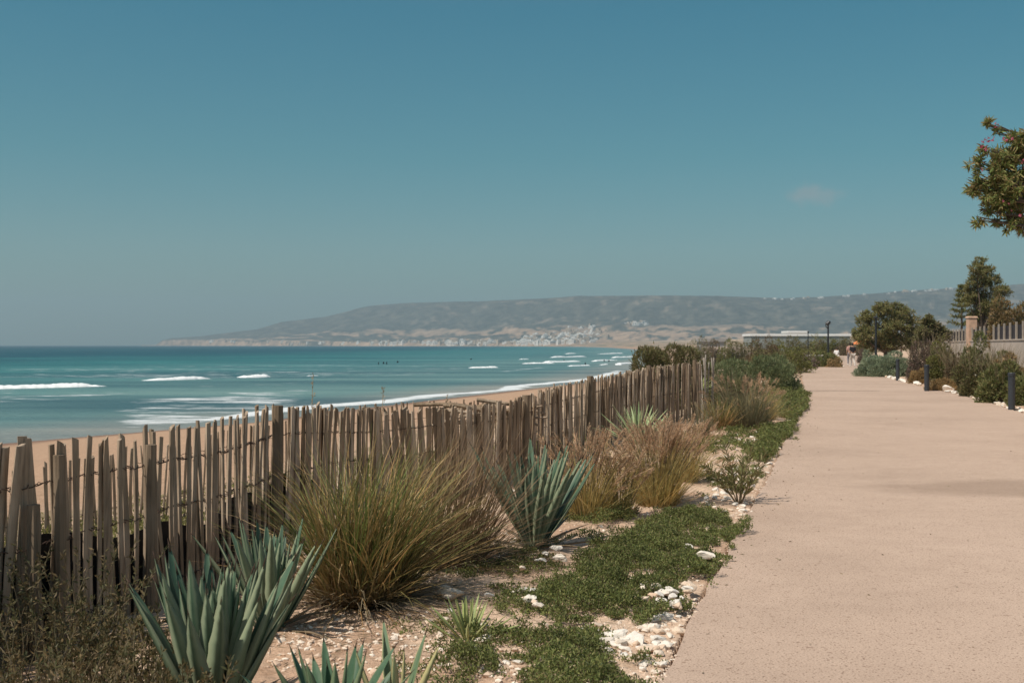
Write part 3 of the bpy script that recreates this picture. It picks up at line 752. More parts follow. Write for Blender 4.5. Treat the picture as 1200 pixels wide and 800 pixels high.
# thin stalks rising above the fence
for (px, yt, Y, lb) in ((367, 438, 12.5, 'thin dry flower stalk rising highest above the fence, against the surf'), (449, 455, 14, 'faint thin stalk rising above the fence, right of the highest stalk'), (524, 462, 15.5, 'short thin stalk above the fence near the driftwood'), (789, 443, 26, 'short pale stalk above the far part of the fence')):
    x, y, zt_ = Pt(px, yt, Y); mb = MB(); root = thing('flower_stalk', lb, 'plant', (x, y, gz(x, y)))
    h = zt_-gz(x, y); tube(mb, [(0, 0, -.05), (.01, 0, h*.4), (-.015, 0, h*.7), (0, 0, h)], [.006, .005, .004, .003], 5); mb.build('stem', M['seed'], root)
    mb = MB(); r_ = rs(int(px)); t = r_.uniform(.75, 1, 24); leaves(mb, np.stack([t*0, t*0, t*h], 1), rdir(r_, 24)+np.array([0, 0, .8]), .04, .012, r_); mb.build('seed_head', M['seed'], root)

# ================================================================== SAPLING AND SHRUBS
GREEN = {
 'bough': [(.15, .20, .06), (.22, .26, .08), (.36, .26, .12), (.18, .23, .06), (.32, .22, .11)],
 'tree': [(.14, .16, .055), (.21, .21, .08), (.25, .19, .09), (.16, .17, .06)],
 'sage': [(.22, .27, .17), (.29, .33, .21), (.17, .21, .13)],
 'bluegreen': [(.14, .175, .08), (.19, .22, .105), (.11, .14, .06), (.24, .235, .12)],
 'dark': [(.12, .155, .05), (.18, .20, .07), (.26, .225, .10), (.14, .14, .05)],
 'olive': [(.11, .12, .045), (.17, .165, .065), (.22, .19, .09), (.14, .10, .06)],
 'yellow': [(.15, .15, .045), (.20, .19, .06), (.11, .12, .04)],
 'brown': [(.16, .11, .07), (.21, .15, .09), (.12, .095, .055), (.15, .14, .06)],
 'purple': [(.15, .10, .085), (.20, .14, .11), (.12, .11, .07)],
 'rust': [(.30, .19, .08), (.36, .24, .11), (.22, .16, .07)],
 'autumn': [(.20, .15, .06), (.32, .21, .10), (.11, .11, .04), (.42, .28, .16)],
 'cover': [(.11, .14, .042), (.16, .19, .055), (.25, .255, .085), (.085, .11, .036), (.22, .17, .08)],
}
for k, v in GREEN.items(): M['l_'+k] = leafmat('leaf_'+k, v, .28)
M['flower'] = leafmat('pink_flower', [(.36, .07, .11), (.45, .13, .17)], .4)
M['flowerw'] = leafmat('white_flower', [(.7, .68, .6), (.8, .78, .7)], .3)
def shrub(name, label, loc, rx, ry, h, n, ls, seed, mat, style='dome', aspect=.35, lump=.22, up=.5, cat='shrub', group=None, bare=0, flowers=None, z0=.0):
    rng = rs(seed); root = thing(name, label, cat, loc, 0, group)
    nc = int(22+rng.randint(8)) if style != 'spray' else 34
    # clump centres spread over an uneven dome
    C = []; R = []
    for i in range(nc):
        a = i*2.39996+rng.uniform(-.3, .3); f = math.sqrt((i+.5)/nc); th = f*PI*.52
        k = rng.uniform(1-lump, 1+lump*.4)*.78
        sn = math.sin(th)**.62; C.append((rx*sn*math.cos(a)*k*1.03, ry*sn*math.sin(a)*k, z0+max(.12*h, (h-z0)*math.cos(th)*k*rng.uniform(.85, 1.12)))); R.append(rng.uniform(.20, .36))
    C = np.array(C); R = np.array(R); sc = np.array([rx, ry, h*.62])
    w = R**2; ci = rng.choice(nc, n, p=w/w.sum()); d = rdir(rng, n); rr = rng.uniform(.55, 1, n)**.6*(1+rng.uniform(-.1, .25, n)*(rng.rand(n) < .2))
    P = C[ci]+d*(R[ci]*rr)[:, None]*sc; P[:, 2] = np.maximum(P[:, 2], .01+rng.uniform(0, .05, n))
    D = d*.7+rdir(rng, n)*.6+np.array([0, 0, up])
    if style == 'spray': D = d*.5+np.array([0, 0, 1.0])+rdir(rng, n)*.35
    mb = MB(); leaves(mb, P, D, ls*rng.uniform(.6, 1.25, n), ls*aspect*rng.uniform(.7, 1.2, n), rng); mb.build('foliage', M['l_'+mat], root)
    st = MB()
    for c in C[::2]:
        tube(st, [(0, 0, -.05), (c[0]*.35, c[1]*.35, c[2]*.45), (c[0]*.9, c[1]*.9, c[2]*.95)], [.022*h, .014*h, .005*h], 5, cap=False)
    st.build('branches', M['stem'], root)
    if bare:
        mb = MB(); a = rng.uniform(0, 2*PI, bare); P = np.stack([rx*.5*np.cos(a), ry*.5*np.sin(a), np.full(bare, h*.3)], 1)
        blades(mb, P, a, rng.uniform(0, .5, bare), rng.uniform(0, .4, bare), h*rng.uniform(.7, 1.05, bare), .008*max(1, loc[1]/20), 3, rng=rng); mb.build('twigs', M['g_dry'], root)
    if flowers:
        k, fm, fs = flowers; ci = rng.choice(nc, k); d = rdir(rng, k); d[:, 1] = -np.abs(d[:, 1]); P = C[ci]+d*R[ci][:, None]*sc*1.02
        mb = MB()
        for q in range(5): leaves(mb, P, rdir(rng, k)+np.array([0, -.4, .3]), fs, fs*.7, rng)
        tag(mb.build('blossom', M[fm], root), kind='stuff')
    return root
def cat_ok(kw): return kw.get('cat') is None
def SH(name, label, px, pyb, Y, wpx, ytop, n, lspx, seed, mat, depth=.8, zb=None, **kw):
    """shrub by photo measures: centre px, depth Y, width in px, top row"""
    x = (px-600)/F*Y+(.45 if 1060 <= px < 1185 and cat_ok(kw) else 0); zb_ = gz(x, Y) if zb is None else zb; h = CZ-(ytop-HY)/F*Y-zb_; rx = wpx/2/F*Y
    return shrub(name, label, (x, Y+rx*(.8-depth), zb_-.02), rx, rx*depth, h, n, lspx*Y/F, seed, mat, **kw)
# sapling beside the path (lanceolate leaves on three stems)
def sapling():
    rng = rs(61); root = thing('sapling', 'young shrub with narrow grey-green leaves standing among white stones at the path edge', 'sapling', GG(866, 589))
    st = MB(); PP = []; DD = []
    for i in range(13):
        a = i*2.4; ln = .06+.05*i; p = np.array([.015*math.cos(a), .015*math.sin(a), -.02]); L = rng.uniform(.45, .70); pts = [p]
        for k in range(9):
            ln += .03; D = np.array([math.sin(ln)*math.cos(a), math.sin(ln)*math.sin(a), math.cos(ln)]); p = p+D*L/9; pts.append(p)
            if k > 1:
                for q in range(8):
                    b = rng.uniform(0, 2*PI); PP.append(p-D*L/9*rng.rand()); DD.append(D*.9+np.array([math.cos(b), math.sin(b), 0])*.8)
        tube(st, pts, np.linspace(.007, .002, 10), 5)
    PP = np.array(PP); lf = MB(); leaves(lf, PP, np.array(DD), .10*rng.uniform(.6, 1.2, len(PP)), .014, rng, fold=.1)
    lf.build('foliage', M['l_tree'], root); st.build('stems', M['stem'], root)
sapling()
SH('shrub', 'big dark blue-green bush, dense and rounded, left of the path at mid distance', 888, 462, 37, 108, 408, 18000, 3.6, 71, 'bluegreen', depth=.9, up=.9, aspect=.3)
SH('shrub', 'feathery grey-green bush between the fence end and the big dark rounded bush', 846, 462, 33, 66, 418, 9000, 4.2, 72, 'bluegreen', style='spray', aspect=.2)
SH('shrub', 'olive brushy shrub in front of the big dark rounded bush', 858, 480, 28, 62, 440, 6500, 4, 73, 'olive', bare=90, aspect=.3)
SH('shrub', 'spiky olive-green bush showing above the far end of the fence', 788, 440, 31, 104, 397.5, 34000, 4.8, 74, 'olive', aspect=.28, zb=-.35, up=.8, lump=.3)
SH('shrub', 'low greenish shrub tucked behind the last fence pickets', 832, 480, 26.5, 34, 452, 3000, 5, 75, 'olive', aspect=.3)
SH('shrub', 'loose brown-leaved tall shrub rising beyond the big dark bush', 893, 430, 62, 40, 388, 4200, 3.6, 76, 'brown', lump=.5, up=.3)
SH('shrub', 'yellowish shrub on the far left verge below the long white roof', 925, 430, 66, 60, 405, 4200, 3.2, 77, 'yellow')
SH('shrub', 'brown-green low shrub between the long roof and the lamp bed', 905, 430, 56, 60, 409, 4500, 3.4, 78, 'olive')
SH('shrub', 'greyish low shrub at the left end of the stone-edged bed', 942, 429, 79, 34, 411, 2600, 3.0, 79, 'purple')
SH('shrub', 'green shrub around the foot of the nearer lamp post in the stone-edged bed', 968, 428, 84, 34, 411, 3200, 3.0, 80, 'dark')
SH('shrub', 'orange-brown low plant at the front of the stone-edged bed', 978, 429, 82, 18, 418, 900, 2.6, 81, 'rust', lump=.1)
SH('shrub', 'small round tree-like bush on the left skyline beside the farther lamp post', 955, 420, 150, 13, 388, 900, 2.4, 82, 'dark', lump=.15)
SH('shrub', 'silver-green clipped round bush bulging over the right edge of the path', 1038, 441, 58, 66, 411, 16000, 2.4, 83, 'sage', depth=.8, lump=.08, up=1.0, aspect=.4)
SH('shrub', 'small pale round shrub behind the silver-green clipped bush', 1018, 420, 92, 15, 403, 1500, 2.4, 84, 'sage', lump=.1)
SH('shrub', 'yellow-green upright shrub left of the stone pillar below the garden wall', 1093, 440, 47, 34, 392, 4500, 3.6, 85, 'yellow', lump=.35, bare=30, depth=.5)
SH('shrub', 'purplish brown shrub behind the second bollard from the right', 1072, 445, 52, 38, 394, 4200, 3.4, 86, 'purple', lump=.3, bare=40, depth=.5)
SH('shrub', 'pale twiggy shrub just left of the dark green one below the wall', 1108, 446, 43, 30, 404, 3200, 3.4, 87, 'brown', lump=.3, bare=80, depth=.5)
SH('shrub', 'dark green bush climbing in front of the garden wall near the stone pillar', 1128, 446, 40.5, 44, 391, 7500, 4.0, 88, 'dark', lump=.35, depth=.5)
SH('shrub', 'orange-brown low grass-like plant strip between two bollards', 1092, 457, 40, 40, 441, 3000, 3.2, 89, 'rust', lump=.15, style='spray', depth=.5)
SH('shrub', 'brown-green bush behind the white boulders', 1133, 462, 35.5, 58, 409, 9000, 4.2, 90, 'olive', lump=.3, bare=60, flowers=(14, 'flowerw', .05), depth=.5)
SH('shrub', 'dense dark green bush reaching down to the path left of the nearest bollard', 1160, 474, 31.5, 54, 417, 9500, 4.6, 91, 'dark', lump=.3, bare=40, depth=.5)
SH('shrub', 'bush at the right edge of the photo behind the nearest bollard', 1206, 482, 30, 50, 432, 6500, 4.8, 92, 'dark', lump=.3, depth=.5)
SH('shrub', 'dry plumed grass rising before the garden wall', 1152, 455, 36, 46, 412, 500, 5, 93, 'brown', style='spray', lump=.4, bare=110, aspect=.12, depth=.5)
SH('shrub', 'tangled orange-brown and green shrub leaning on the garden wall near the right edge', 1186, 452, 34.5, 46, 413, 6500, 4.2, 98, 'autumn', lump=.4, bare=60, depth=.4)
SH('shrub', 'yellowish tangled shrub against the garden wall, left of the orange-brown one', 1158, 450, 39, 34, 408, 4200, 4.0, 981, 'yellow', lump=.4, bare=50, depth=.4)
SH('shrub', 'low dry plants between the third bollard and the silver-green bush', 1066, 447, 47, 24, 431, 2000, 3.2, 94, 'rust', style='spray', depth=.5)
SH('hedge', 'hedge with orange and green leaves behind the dark screen at the right photo edge', 1196, 400, 48, 62, 350, 8000, 4.6, 95, 'autumn', depth=.35, lump=.35, cat='hedge', z0=1.2)
SH('hedge', 'lower orange-tinged hedge behind the railing, just right of the stone pillar', 1162, 400, 59, 40, 364, 5000, 4.0, 99, 'autumn', depth=.35, lump=.35, cat='hedge', z0=1.2)
SH('hedge', 'olive hedge behind the far part of the garden wall railing', 1124, 400, 69, 60, 383, 4500, 4.0, 96, 'olive', depth=.4, lump=.3, cat='hedge')

for k in range(13):
    r_ = rs(600+k); pxk = 822+k*15+r_.uniform(-4, 4)
    SH('shrub', 'one of the low scrub bushes along the skyline below the long white roof', pxk, 416, 185+r_.uniform(-15, 25), r_.uniform(22, 34), r_.uniform(391.8, 396), 3600, 2.0, 600+k, ['olive', 'brown', 'yellow', 'olive'][k % 4], lump=.2, group='scrub bushes below the long white roof')
# ================================================================== TREES
def tree(name, label, base, clumps, leaf, n, mat, seed, trunk_r=.1, fork=.35, wexp=2.2, brk=1.0, hi=None, flower=None, aspect=.35, bark='bark', up=.1, cat='tree'):
    """clumps: (x,y,z,r) world relative to base"""
    rng = rs(seed); root = thing(name, label, cat, base); st = MB()
    C = np.array([c[:3] for c in clumps], float); R = np.array([c[3] for c in clumps], float)
    zt_ = C[:, 2].min()*fork+.2; cm = C.mean(0)
    tp = np.array([cm[0]*.25, cm[1]*.25, max(zt_, C[:, 2].min()*.7)])
    if hi: tp[2] = cm[2]*hi
    tube(st, [(0, 0, -.2), (tp[0]*.3+rng.uniform(-.05, .05), tp[1]*.3, tp[2]*.5), tp], [trunk_r*1.25, trunk_r, trunk_r*.8], 8)
    st.build('trunk', M[bark], root, smooth=True); br = MB()
    for c in C:
        m = tp*.45+c*.55+rng.uniform(-.12, .12, 3)*np.linalg.norm(c-tp)*.6; m[2] -= .05*np.linalg.norm(c-tp)
        tube(br, [tp-np.array([0, 0, .1]), m, c], [trunk_r*.55*brk, trunk_r*.3*brk, trunk_r*.08*brk], 6, cap=False)
        for q in range(4):
            e = c+rdir(rng, 1)[0]*R[0]*.8; tube(br, [m*.3+c*.7, e], [trunk_r*.12, trunk_r*.03], 4, cap=False)
    br.build('branches', M[bark], root)
    w = R**wexp; ci = rng.choice(len(C), n, p=w/w.sum()); d = rdir(rng, n); rr = rng.uniform(0, 1, n)**.42
    # sub-clumps: gather leaves into sprigs
    ns = max(20, n//34); si = rng.choice(len(C), ns, p=w/w.sum()); SP = C[si]+rdir(rng, ns)*(R[si]*rng.uniform(.2, 1.18, ns)**.6)[:, None]*np.array([1, 1, .78])
    k = rng.randint(0, ns, n); P = SP[k]+rng.normal(0, 1, (n, 3))*(R[si][k]*.115)[:, None]
    D = rdir(rng, n)+(P-cm)*.25/np.abs(R).mean()*.4+np.array([0, 0, up])
    mb = MB(); leaves(mb, P, D, leaf*rng.uniform(.6, 1.3, n), leaf*aspect*rng.uniform(.7, 1.3, n), rng)
    if flower is not None:
        for (p, r, m) in flower:
            m = int(m*.35); Pf = np.array(p)+rng.normal(0, r, (m, 3)); leaves(mb, Pf, rdir(rng, m), .05, .04, rng, mi=1)
    mb.build('crown', [M['l_'+mat], M['flower']], root)
    return root
def px_clumps(lst, Y, base, seed, dy=.6):
    rng = rs(seed); out = []
    for (px, py, rpx) in lst:
        x, y, z = Pt(px, py, Y); out.append((x-base[0], rng.uniform(-dy, dy)*rpx/F*Y*2, z-base[2], rpx/F*Y))
    return out
# big spreading tree beyond the clipped bush
b = (1037/1-600, 76); bx = (1037-600)/F*76; B = (bx, 76, gz(bx, 76))
tree('tree', 'wide bushy dark tree right of the path end, beyond the silver-green bush', B, px_clumps([(1008, 392, 11), (1018, 374, 11), (1031, 363, 11), (1044, 360, 9), (1055, 369, 11), (1066, 381, 12), (1040, 380, 15), (1024, 390, 13), (1056, 393, 14), (1072, 395, 9), (1041, 399, 13), (1014, 402, 9), (1066, 404, 9), (1028, 404, 10)], 76, B, 1), .17, 20000, 'tree', 101, .16)
B = ((1150-600)/F*58, 58, gz((1150-600)/F*58, 58))
tree('tree', 'tall dark upright tree rising behind the garden wall at right', B, px_clumps([(1148, 308, 7), (1140, 318, 9), (1155, 318, 9), (1149, 330, 12), (1162, 328, 9), (1137, 335, 9), (1170, 342, 10), (1147, 348, 13), (1133, 352, 8), (1160, 358, 12), (1148, 368, 11), (1172, 366, 9)], 58, B, 2), .15, 14000, 'tree', 102, .12, aspect=.25)
B = ((1100-600)/F*66, 66, gz((1100-600)/F*66, 66))
tree('tree', 'small rounded dark tree between the wide bushy tree and the stone pillar', B, px_clumps([(1088, 377, 8), (1096, 385, 9), (1080, 388, 8), (1104, 392, 8), (1092, 396, 9), (1082, 400, 8)], 66, B, 3), .22, 4500, 'olive', 103, .1)
# conifers with tiers of drooping fronds
def conifer(name, label, px, Y, ytop, wpx, seed, tiers=8, y0=392):
    rng = rs(seed); x = (px-600)/F*Y; z0 = gz(x, Y); root = thing(name, label, 'tree', (x, Y, z0)); H = CZ-(ytop-HY)/F*Y-z0; zlow = CZ-(y0-HY)/F*Y-z0
    st = MB(); tube(st, [(0, 0, -.2), (0, 0, H*.5), (0, 0, H)], [.09, .06, .012], 7); st.build('trunk', M['bark'], root)
    br = MB(); PP = []; DD = []
    for t in range(tiers):
        f = t/(tiers-1); z = zlow+(H-zlow)*(f**.85)*.96; r = wpx/2/F*Y*(1-.82*f)*rng.uniform(.85, 1.1)
        for k in range(7):
            a = k*2*PI/7+t*.5+rng.uniform(-.15, .15); e = np.array([r*math.cos(a), r*math.sin(a), z+r*.22]); s = np.array([0, 0, z]); mid = (s+e)/2-np.array([0, 0, r*.08])
            tube(br, [s, mid, e], [.02, .014, .006], 4, cap=False)
            for q in range(42):
                u = rng.uniform(.15, 1); p = s*(1-u)+e*u-np.array([0, 0, r*.08*math.sin(PI*u)]); PP.append(p+rng.normal(0, .02, 3)); DD.append(rdir(rng, 1)[0]+np.array([math.cos(a), math.sin(a), .3])*.8)
    br.build('branches', M['bark'], root); mb = MB(); leaves(mb, np.array(PP), np.array(DD), .16, .045, rng); mb.build('crown', M['l_dark'], root)
conifer('conifer', 'thin tiered conifer with a pointed top left of the tall upright tree', 1127, 64, 334, 32, 111, 8, 380)
conifer('conifer', 'short dark tiered conifer beyond the wall, above the yellow-green shrub', 1088, 72, 370, 30, 112, 5, 392)
conifer('conifer', 'slender conifer tip standing up behind the wide bushy tree', 1056, 84, 357, 22, 113, 6, 385)
# overhanging flowering tree, upper right
B = (10.3, 14.8, gz(10.3, 14.8))
cl = [(a_+19, b_-6, c_*.93) for a_, b_, c_ in [(1140, 205, 8), (1150, 190, 11), (1150, 218, 12), (1160, 172, 10), (1165, 200, 16), (1166, 228, 14), (1158, 246, 8), (1180, 185, 17), (1183, 215, 18), (1181, 243, 11), (1195, 160, 14), (1200, 200, 22), (1201, 240, 16), (1184, 266, 6), (1176, 256, 9), (1196, 258, 10), (1206, 268, 9), (1188, 230, 16), (1172, 214, 15), (1196, 176, 13), (1150, 259, 6), (1164, 140, 4), (1174, 146, 5), (1215, 170, 22), (1225, 215, 26), (1245, 180, 30), (1250, 235, 24), (1285, 160, 34), (1290, 215, 36), (1330, 180, 40), (1340, 240, 36), (1390, 150, 44), (1400, 215, 46), (1460, 180, 44), (1470, 240, 40), (1530, 200, 44)]]
tree('flowering_tree', 'tree with a few pink flowers leaning into the sky from the upper right edge', B, px_clumps(cl, 14.2, B, 9, .45), .095, 28000, 'bough', 104, .13, aspect=.22, wexp=1.4, brk=.3, hi=.93, up=-.25,
     flower=[((Pt(1156, 168, 14.0)[0]-B[0]), 0, 0)] and [((Pt(px, py, 14.0)[0]-B[0], 14.0-B[1], Pt(px, py, 14.0)[2]-B[2]), r, m) for px, py, r, m in ((1155, 169, .03, 26), (1162, 163, .03, 22), (1168, 145, .02, 10), (1180, 163, .05, 12), (1153, 196, .04, 10), (1186, 240, .05, 14), (1205, 190, .1, 26), (1250, 170, .2, 40))])

# ================================================================== GROUND COVER AND STONES
def inpoly(x, y, poly):
    c = np.zeros(len(x), bool); n = len(poly)
    for i in range(n):
        x1, y1 = poly[i]; x2, y2 = poly[i-1]
        k = ((y1 > y) != (y2 > y)) & (x < (x2-x1)*(y-y1)/(y2-y1+1e-12)+x1); c ^= k
    return c
MATS = [[(650, 712), (672, 668), (705, 636), (760, 612), (835, 598), (872, 614), (860, 642), (838, 676), (800, 708), (768, 724), (700, 735), (665, 735)],
        [(520, 830), (548, 778), (590, 752), (640, 742), (700, 745), (735, 765), (770, 795), (770, 840)],
        [(868, 542), (884, 522), (905, 500), (934, 496), (926, 515), (905, 532), (885, 545)],
        [(898, 468), (946, 463), (944, 482), (932, 494), (900, 488)],
        [(660, 605), (690, 596), (750, 600), (735, 615), (690, 616)]]
THIN = [[(470, 735), (560, 700), (640, 690), (650, 720), (560, 760), (480, 760)], [(520, 680), (590, 640), (720, 610), (700, 640), (620, 670), (560, 700)], [(580, 690), (640, 650), (660, 660), (650, 720), (600, 720)], [(820, 560), (860, 530), (900, 530), (880, 560), (850, 590), (820, 590)], [(790, 520), (870, 500), (900, 492), (880, 520), (820, 540)], [(420, 830), (470, 770), (540, 760), (530, 830)]]
def cover(polys, dens, seed, thr, name, hmul=1.0, fade=.12):
    rng = rs(seed); mb = MB()
    for poly in polys:
        W = [G(*p)[:2] for p in poly]; xs = [w[0] for w in W]; ys = [w[1] for w in W]
        A = (max(xs)-min(xs))*(max(ys)-min(ys)); Yc = sum(ys)/len(ys)
        nd = int(dens*A*min(1, (8/Yc)**1.2)); x = rng.uniform(min(xs)-.1, max(xs)+.1, nd); y = rng.uniform(min(ys)-.15, max(ys)+.15, nd)
        jx = x+(fbm(x*4, y*4, 4, 61)-.5)*.6; jy = y+(fbm(x*4, y*4, 4, 62)-.5)*.9
        nn = fbm(x*3.4, y*3.4, 5, seed+7)
        k = inpoly(jx, jy, W) & (nn > thr) & (x < XL(y)+.10+.25*(vnoise(y*1.7, y*0, 12)-.4)); x = x[k]; y = y[k]; nn = nn[k]
        hh = hmul*(.015+.17*sstep(thr, thr+.3, nn)*fbm(x*6, y*6, 3, 63)+.05*vnoise(x*14, y*14, 9))*max(1, Yc/14)
        zb = np.where(x > XL(y), .012, ground_z(x, y)); s = max(1, Yc/10)
        # sprigs of small upright leaves
        for q in range(7):
            P = np.stack([x+rng.normal(0, .013*s, len(x)), y+rng.normal(0, .012*s, len(x)), zb+hh*rng.uniform(.25, 1, len(x))], 1)
            leaves(mb, P, rdir(rng, len(x))*.9+np.array([0, 0, .75]), .021*s*rng.uniform(.6, 1.3, len(x)), .009*s, rng, fold=.15)
    tag(mb.build(name, M['l_cover']), 'low dark green succulent ground cover spreading over the sandy verge', 'ground cover', kind='stuff')
cover(MATS[:1], 5600, 25, .405, 'ground_cover')
cover(MATS[2:], 4200, 26, .45, 'ground_cover')
cover(MATS[1:2], 4800, 8, .36, 'ground_cover')
cover(THIN, 1900, 6, .55, 'ground_cover', .8)
# grassy growth on the beach side of the fence
def dunegrass():
    rng = rs(15); n = 16000; y = rng.uniform(4, 22, n); d = rng.uniform(.3, 7.0, n); x = xf_(y)-d
    k = fbm(x*.7, y*.7, 3, 71)+.22*sstep(3.5, .6, d) > .50; x = x[k]; y = y[k]; z = ground_z(x, y); n = len(x); mb = MB()
    for q in range(3):
        leaves(mb, np.stack([x+rng.normal(0, .05, n), y+rng.normal(0, .05, n), z+rng.uniform(0, .22, n)], 1), rdir(rng, n)*.8+np.array([0, 0, .8]), .07*rng.uniform(.6, 1.3, n), .02, rng)
    tag(mb.build('dune_plants', M['l_yellow']), 'yellow-green dune plants growing behind the fence', 'dune plants', kind='stuff')
dunegrass()
# stone prototypes
def stone_mesh(seed, flat):
    rng = rs(seed); bm = bmesh.new(); bmesh.ops.create_icosphere(bm, subdivisions=3, radius=1)
    pl = rdir(rng, 15); dd = rng.uniform(.45, .88, 15)
    for v in bm.verts:
        c = np.array(v.co)
        for a, d in zip(pl, dd):
            t = c@a
            if t > d: c = c-a*(t-d)*.9
        c = c*(1+.15*(vnoise(c[0]*3+seed, c[1]*3+c[2]*2, seed)-.5)*2); v.co = Vector((c[0]*1.2, c[1]*.9, c[2]*flat))
    me = bpy.data.meshes.new('stone'); bm.to_mesh(me); bm.free(); me.materials.append(M['stone'])
    me.polygons.foreach_set('use_smooth', np.zeros(len(me.polygons), bool)); return me
SM = [stone_mesh(200+i, f) for i, f in enumerate((.6, .7, .5, .8, .55, .65, .75))]
def stone(px, py, wpx, seed, name='stone', label=None, group=None, flat=1):
    rng = rs(seed); x, y, z = GG(px, py); z = max(z, -.01); o = bpy.data.objects.new(name, SM[rng.randint(len(SM))]); COL.objects.link(o)
    r = wpx/2/F*y/1.1*1.05; o.location = (x, y, z+r*.28+(.055 if label and 'mat' in label else 0)); o.scale = (r, r*rng.uniform(.8, 1.1), r*rng.uniform(.8, 1.1)*flat); o.rotation_euler = (rng.uniform(-.25, .25), rng.uniform(-.25, .25), rng.uniform(0, 6.28))
    return tag(o, label, 'stone', group)
big = [(640, 781, 26, 'lone pale stone in the ground cover at the bottom edge'), (716, 748, 36, 'largest white stone of the nearest pile beside the path'), (745, 752, 30, 'rounded cream stone second largest in the nearest pile, right of the largest white one'),
       (768, 738, 26, 'orange-tinted stone at the back of the nearest pile near the path edge'), (827, 660, 22, 'white stone sitting low in the green mat, nearest to the path'), (806, 648, 12, 'small pointed white stone inside the green mat'), (828, 627, 11, 'small white stone near the top of the green mat'),
       (530, 702, 40, 'long flat pinkish stone half sunk in the sand right of the small yucca'), (569, 752, 24, 'flat pale stone on the sand in front of the small yucca'), (612, 701, 14, 'small pale stone on the sand left of the large green mat'),
       (1109, 458, 19, 'large orange-tinted boulder on the right path edge between two bollards'), (1131, 464, 17, 'whitish boulder right of the orange-tinted one on the right path edge'), (655, 664, 20, 'flat pale stone in the sandy strip left of the green mat')]
for i, (px, py, w, lb) in enumerate(big): stone(px, py, w, 300+i, label=lb)
rng = rs(9); cnt = 0
def pile(poly, n, wmin, wmax, lb, grp, seed, size=None):
    rng = rs(seed); P = np.array(poly); k = 0
    while k < n:
        px = rng.uniform(P[:, 0].min(), P[:, 0].max()); py = rng.uniform(P[:, 1].min(), P[:, 1].max())
        if not inpoly(np.array([px]), np.array([py]), poly)[0]: continue
        x, y, z = G(px, py)
        if XL(y)-.02 < x < XR(y)+.05: continue
        stone(px, py, rng.uniform(wmin, wmax)*(rng.uniform(.7, 1.5) if rng.rand() < .3 else 1), seed*1000+k, label=lb, group=grp); k += 1
pile([(672, 742), (700, 735), (800, 718), (802, 730), (770, 790), (735, 782), (700, 760)], 56, 9, 22, 'one of the white stones heaped beside the path in the nearest pile', 'white stones of the nearest pile', 11)
pile([(745, 695), (805, 690), (818, 700), (800, 722), (760, 722)], 22, 9, 17, 'one of the white stones scattered between the green mat and the path edge', 'white stones at the end of the green mat', 12)
pile([(816, 590), (835, 565), (862, 540), (910, 532), (893, 572), (872, 606), (850, 604)], 70, 5, 11, 'one of the small white stones strewn around the sapling at the path edge', 'white stones around the sapling', 13)
pile([(838, 540), (858, 512), (935, 490), (925, 500), (885, 520), (855, 545)], 26, 3.5, 9, 'one of the small white stones on the verge beyond the sapling', 'white stones beyond the sapling', 14)
pile([(545, 790), (600, 752), (700, 748), (760, 800)], 16, 7, 15, 'one of the pale stones showing through the front patch of ground cover', 'stones in the front ground cover', 15)
pile([(470, 760), (560, 700), (660, 640), (700, 650), (640, 720), (540, 790)], 20, 6, 16, 'one of the pale stones half buried in the bare sand between grass and green mat', 'stones in the bare sand', 16)
# right-hand edge stones, just outside the path
rng = rs(19)
for k in range(95):
    py = 442+42*rng.uniform(0, 1); y = F*CZ/(py-HY); x = XR(y)+rng.uniform(.03, .26)
    px = 600+F*x/y
    if px > 1215 or px < 1030: continue
    stone(px, py-.3, rng.uniform(4.5, 9.5), 700+k, label='one of the white stones lining the right edge of the path', group='white stones along the right path edge')
for k in range(14):
    px = rng.uniform(934, 988); stone(px, 429.4+rng.uniform(-.3, .5), rng.uniform(2.5, 4.5), 800+k, label='one of the pale stones edging the lamp bed', group='pale stones edging the lamp bed')
# fine gravel on the verge
def gravel():
    rng = rs(33); n = 20000; py = rng.uniform(485, 830, n); y = F*CZ/(py-HY); x = XL(y)+.015*(y < 20)-rng.uniform(0, 1, n)**1.1*3.2*np.minimum(1, y/7)
    k = (x > xf_(y)+.15) & (fbm(x*1.6, y*1.6, 3, 81)+.12*sstep(1.3, .1, XL(y)-x) > .56); x = x[k]; y = y[k]; n = len(x); z = np.where(x > XL(y)-.015, .0125, ground_z(x, y))
    r = rng.uniform(.004, .013, n)*np.where(rng.rand(n) < .10, 2.2, .8); mb = MB(); V = []
    oc = np.array([(1, 0, 0), (.3, .9, 0), (-.8, .5, 0), (-.7, -.7, 0), (.4, -.9, 0), (0, 0, .7)])
    a = rng.uniform(0, 6.28, n); c = np.cos(a)[:, None]; s = np.sin(a)[:, None]
    ex = oc[None, :, 0]*rng.uniform(.7, 1.4, (n, 1)); ey = oc[None, :, 1]*rng.uniform(.6, 1.1, (n, 1))
    X = x[:, None]+(ex*c-ey*s)*r[:, None]; Y = y[:, None]+(ex*s+ey*c)*r[:, None]; Z = z[:, None]+oc[None, :, 2]*r[:, None]*rng.uniform(.6, 1.2, (n, 1))-.001
    tri = np.array([[0, 1, 5], [1, 2, 5], [2, 3, 5], [3, 4, 5], [4, 0, 5]]); T = (np.arange(n)[:, None, None]*6+tri[None]).reshape(-1, 3)
    mb.add(np.stack([X, Y, Z], -1).reshape(-1, 3), T)
    tag(mb.build('gravel', M['pebble']), 'pale gravel and grit scattered on the sandy verge', 'gravel', kind='stuff')
gravel()
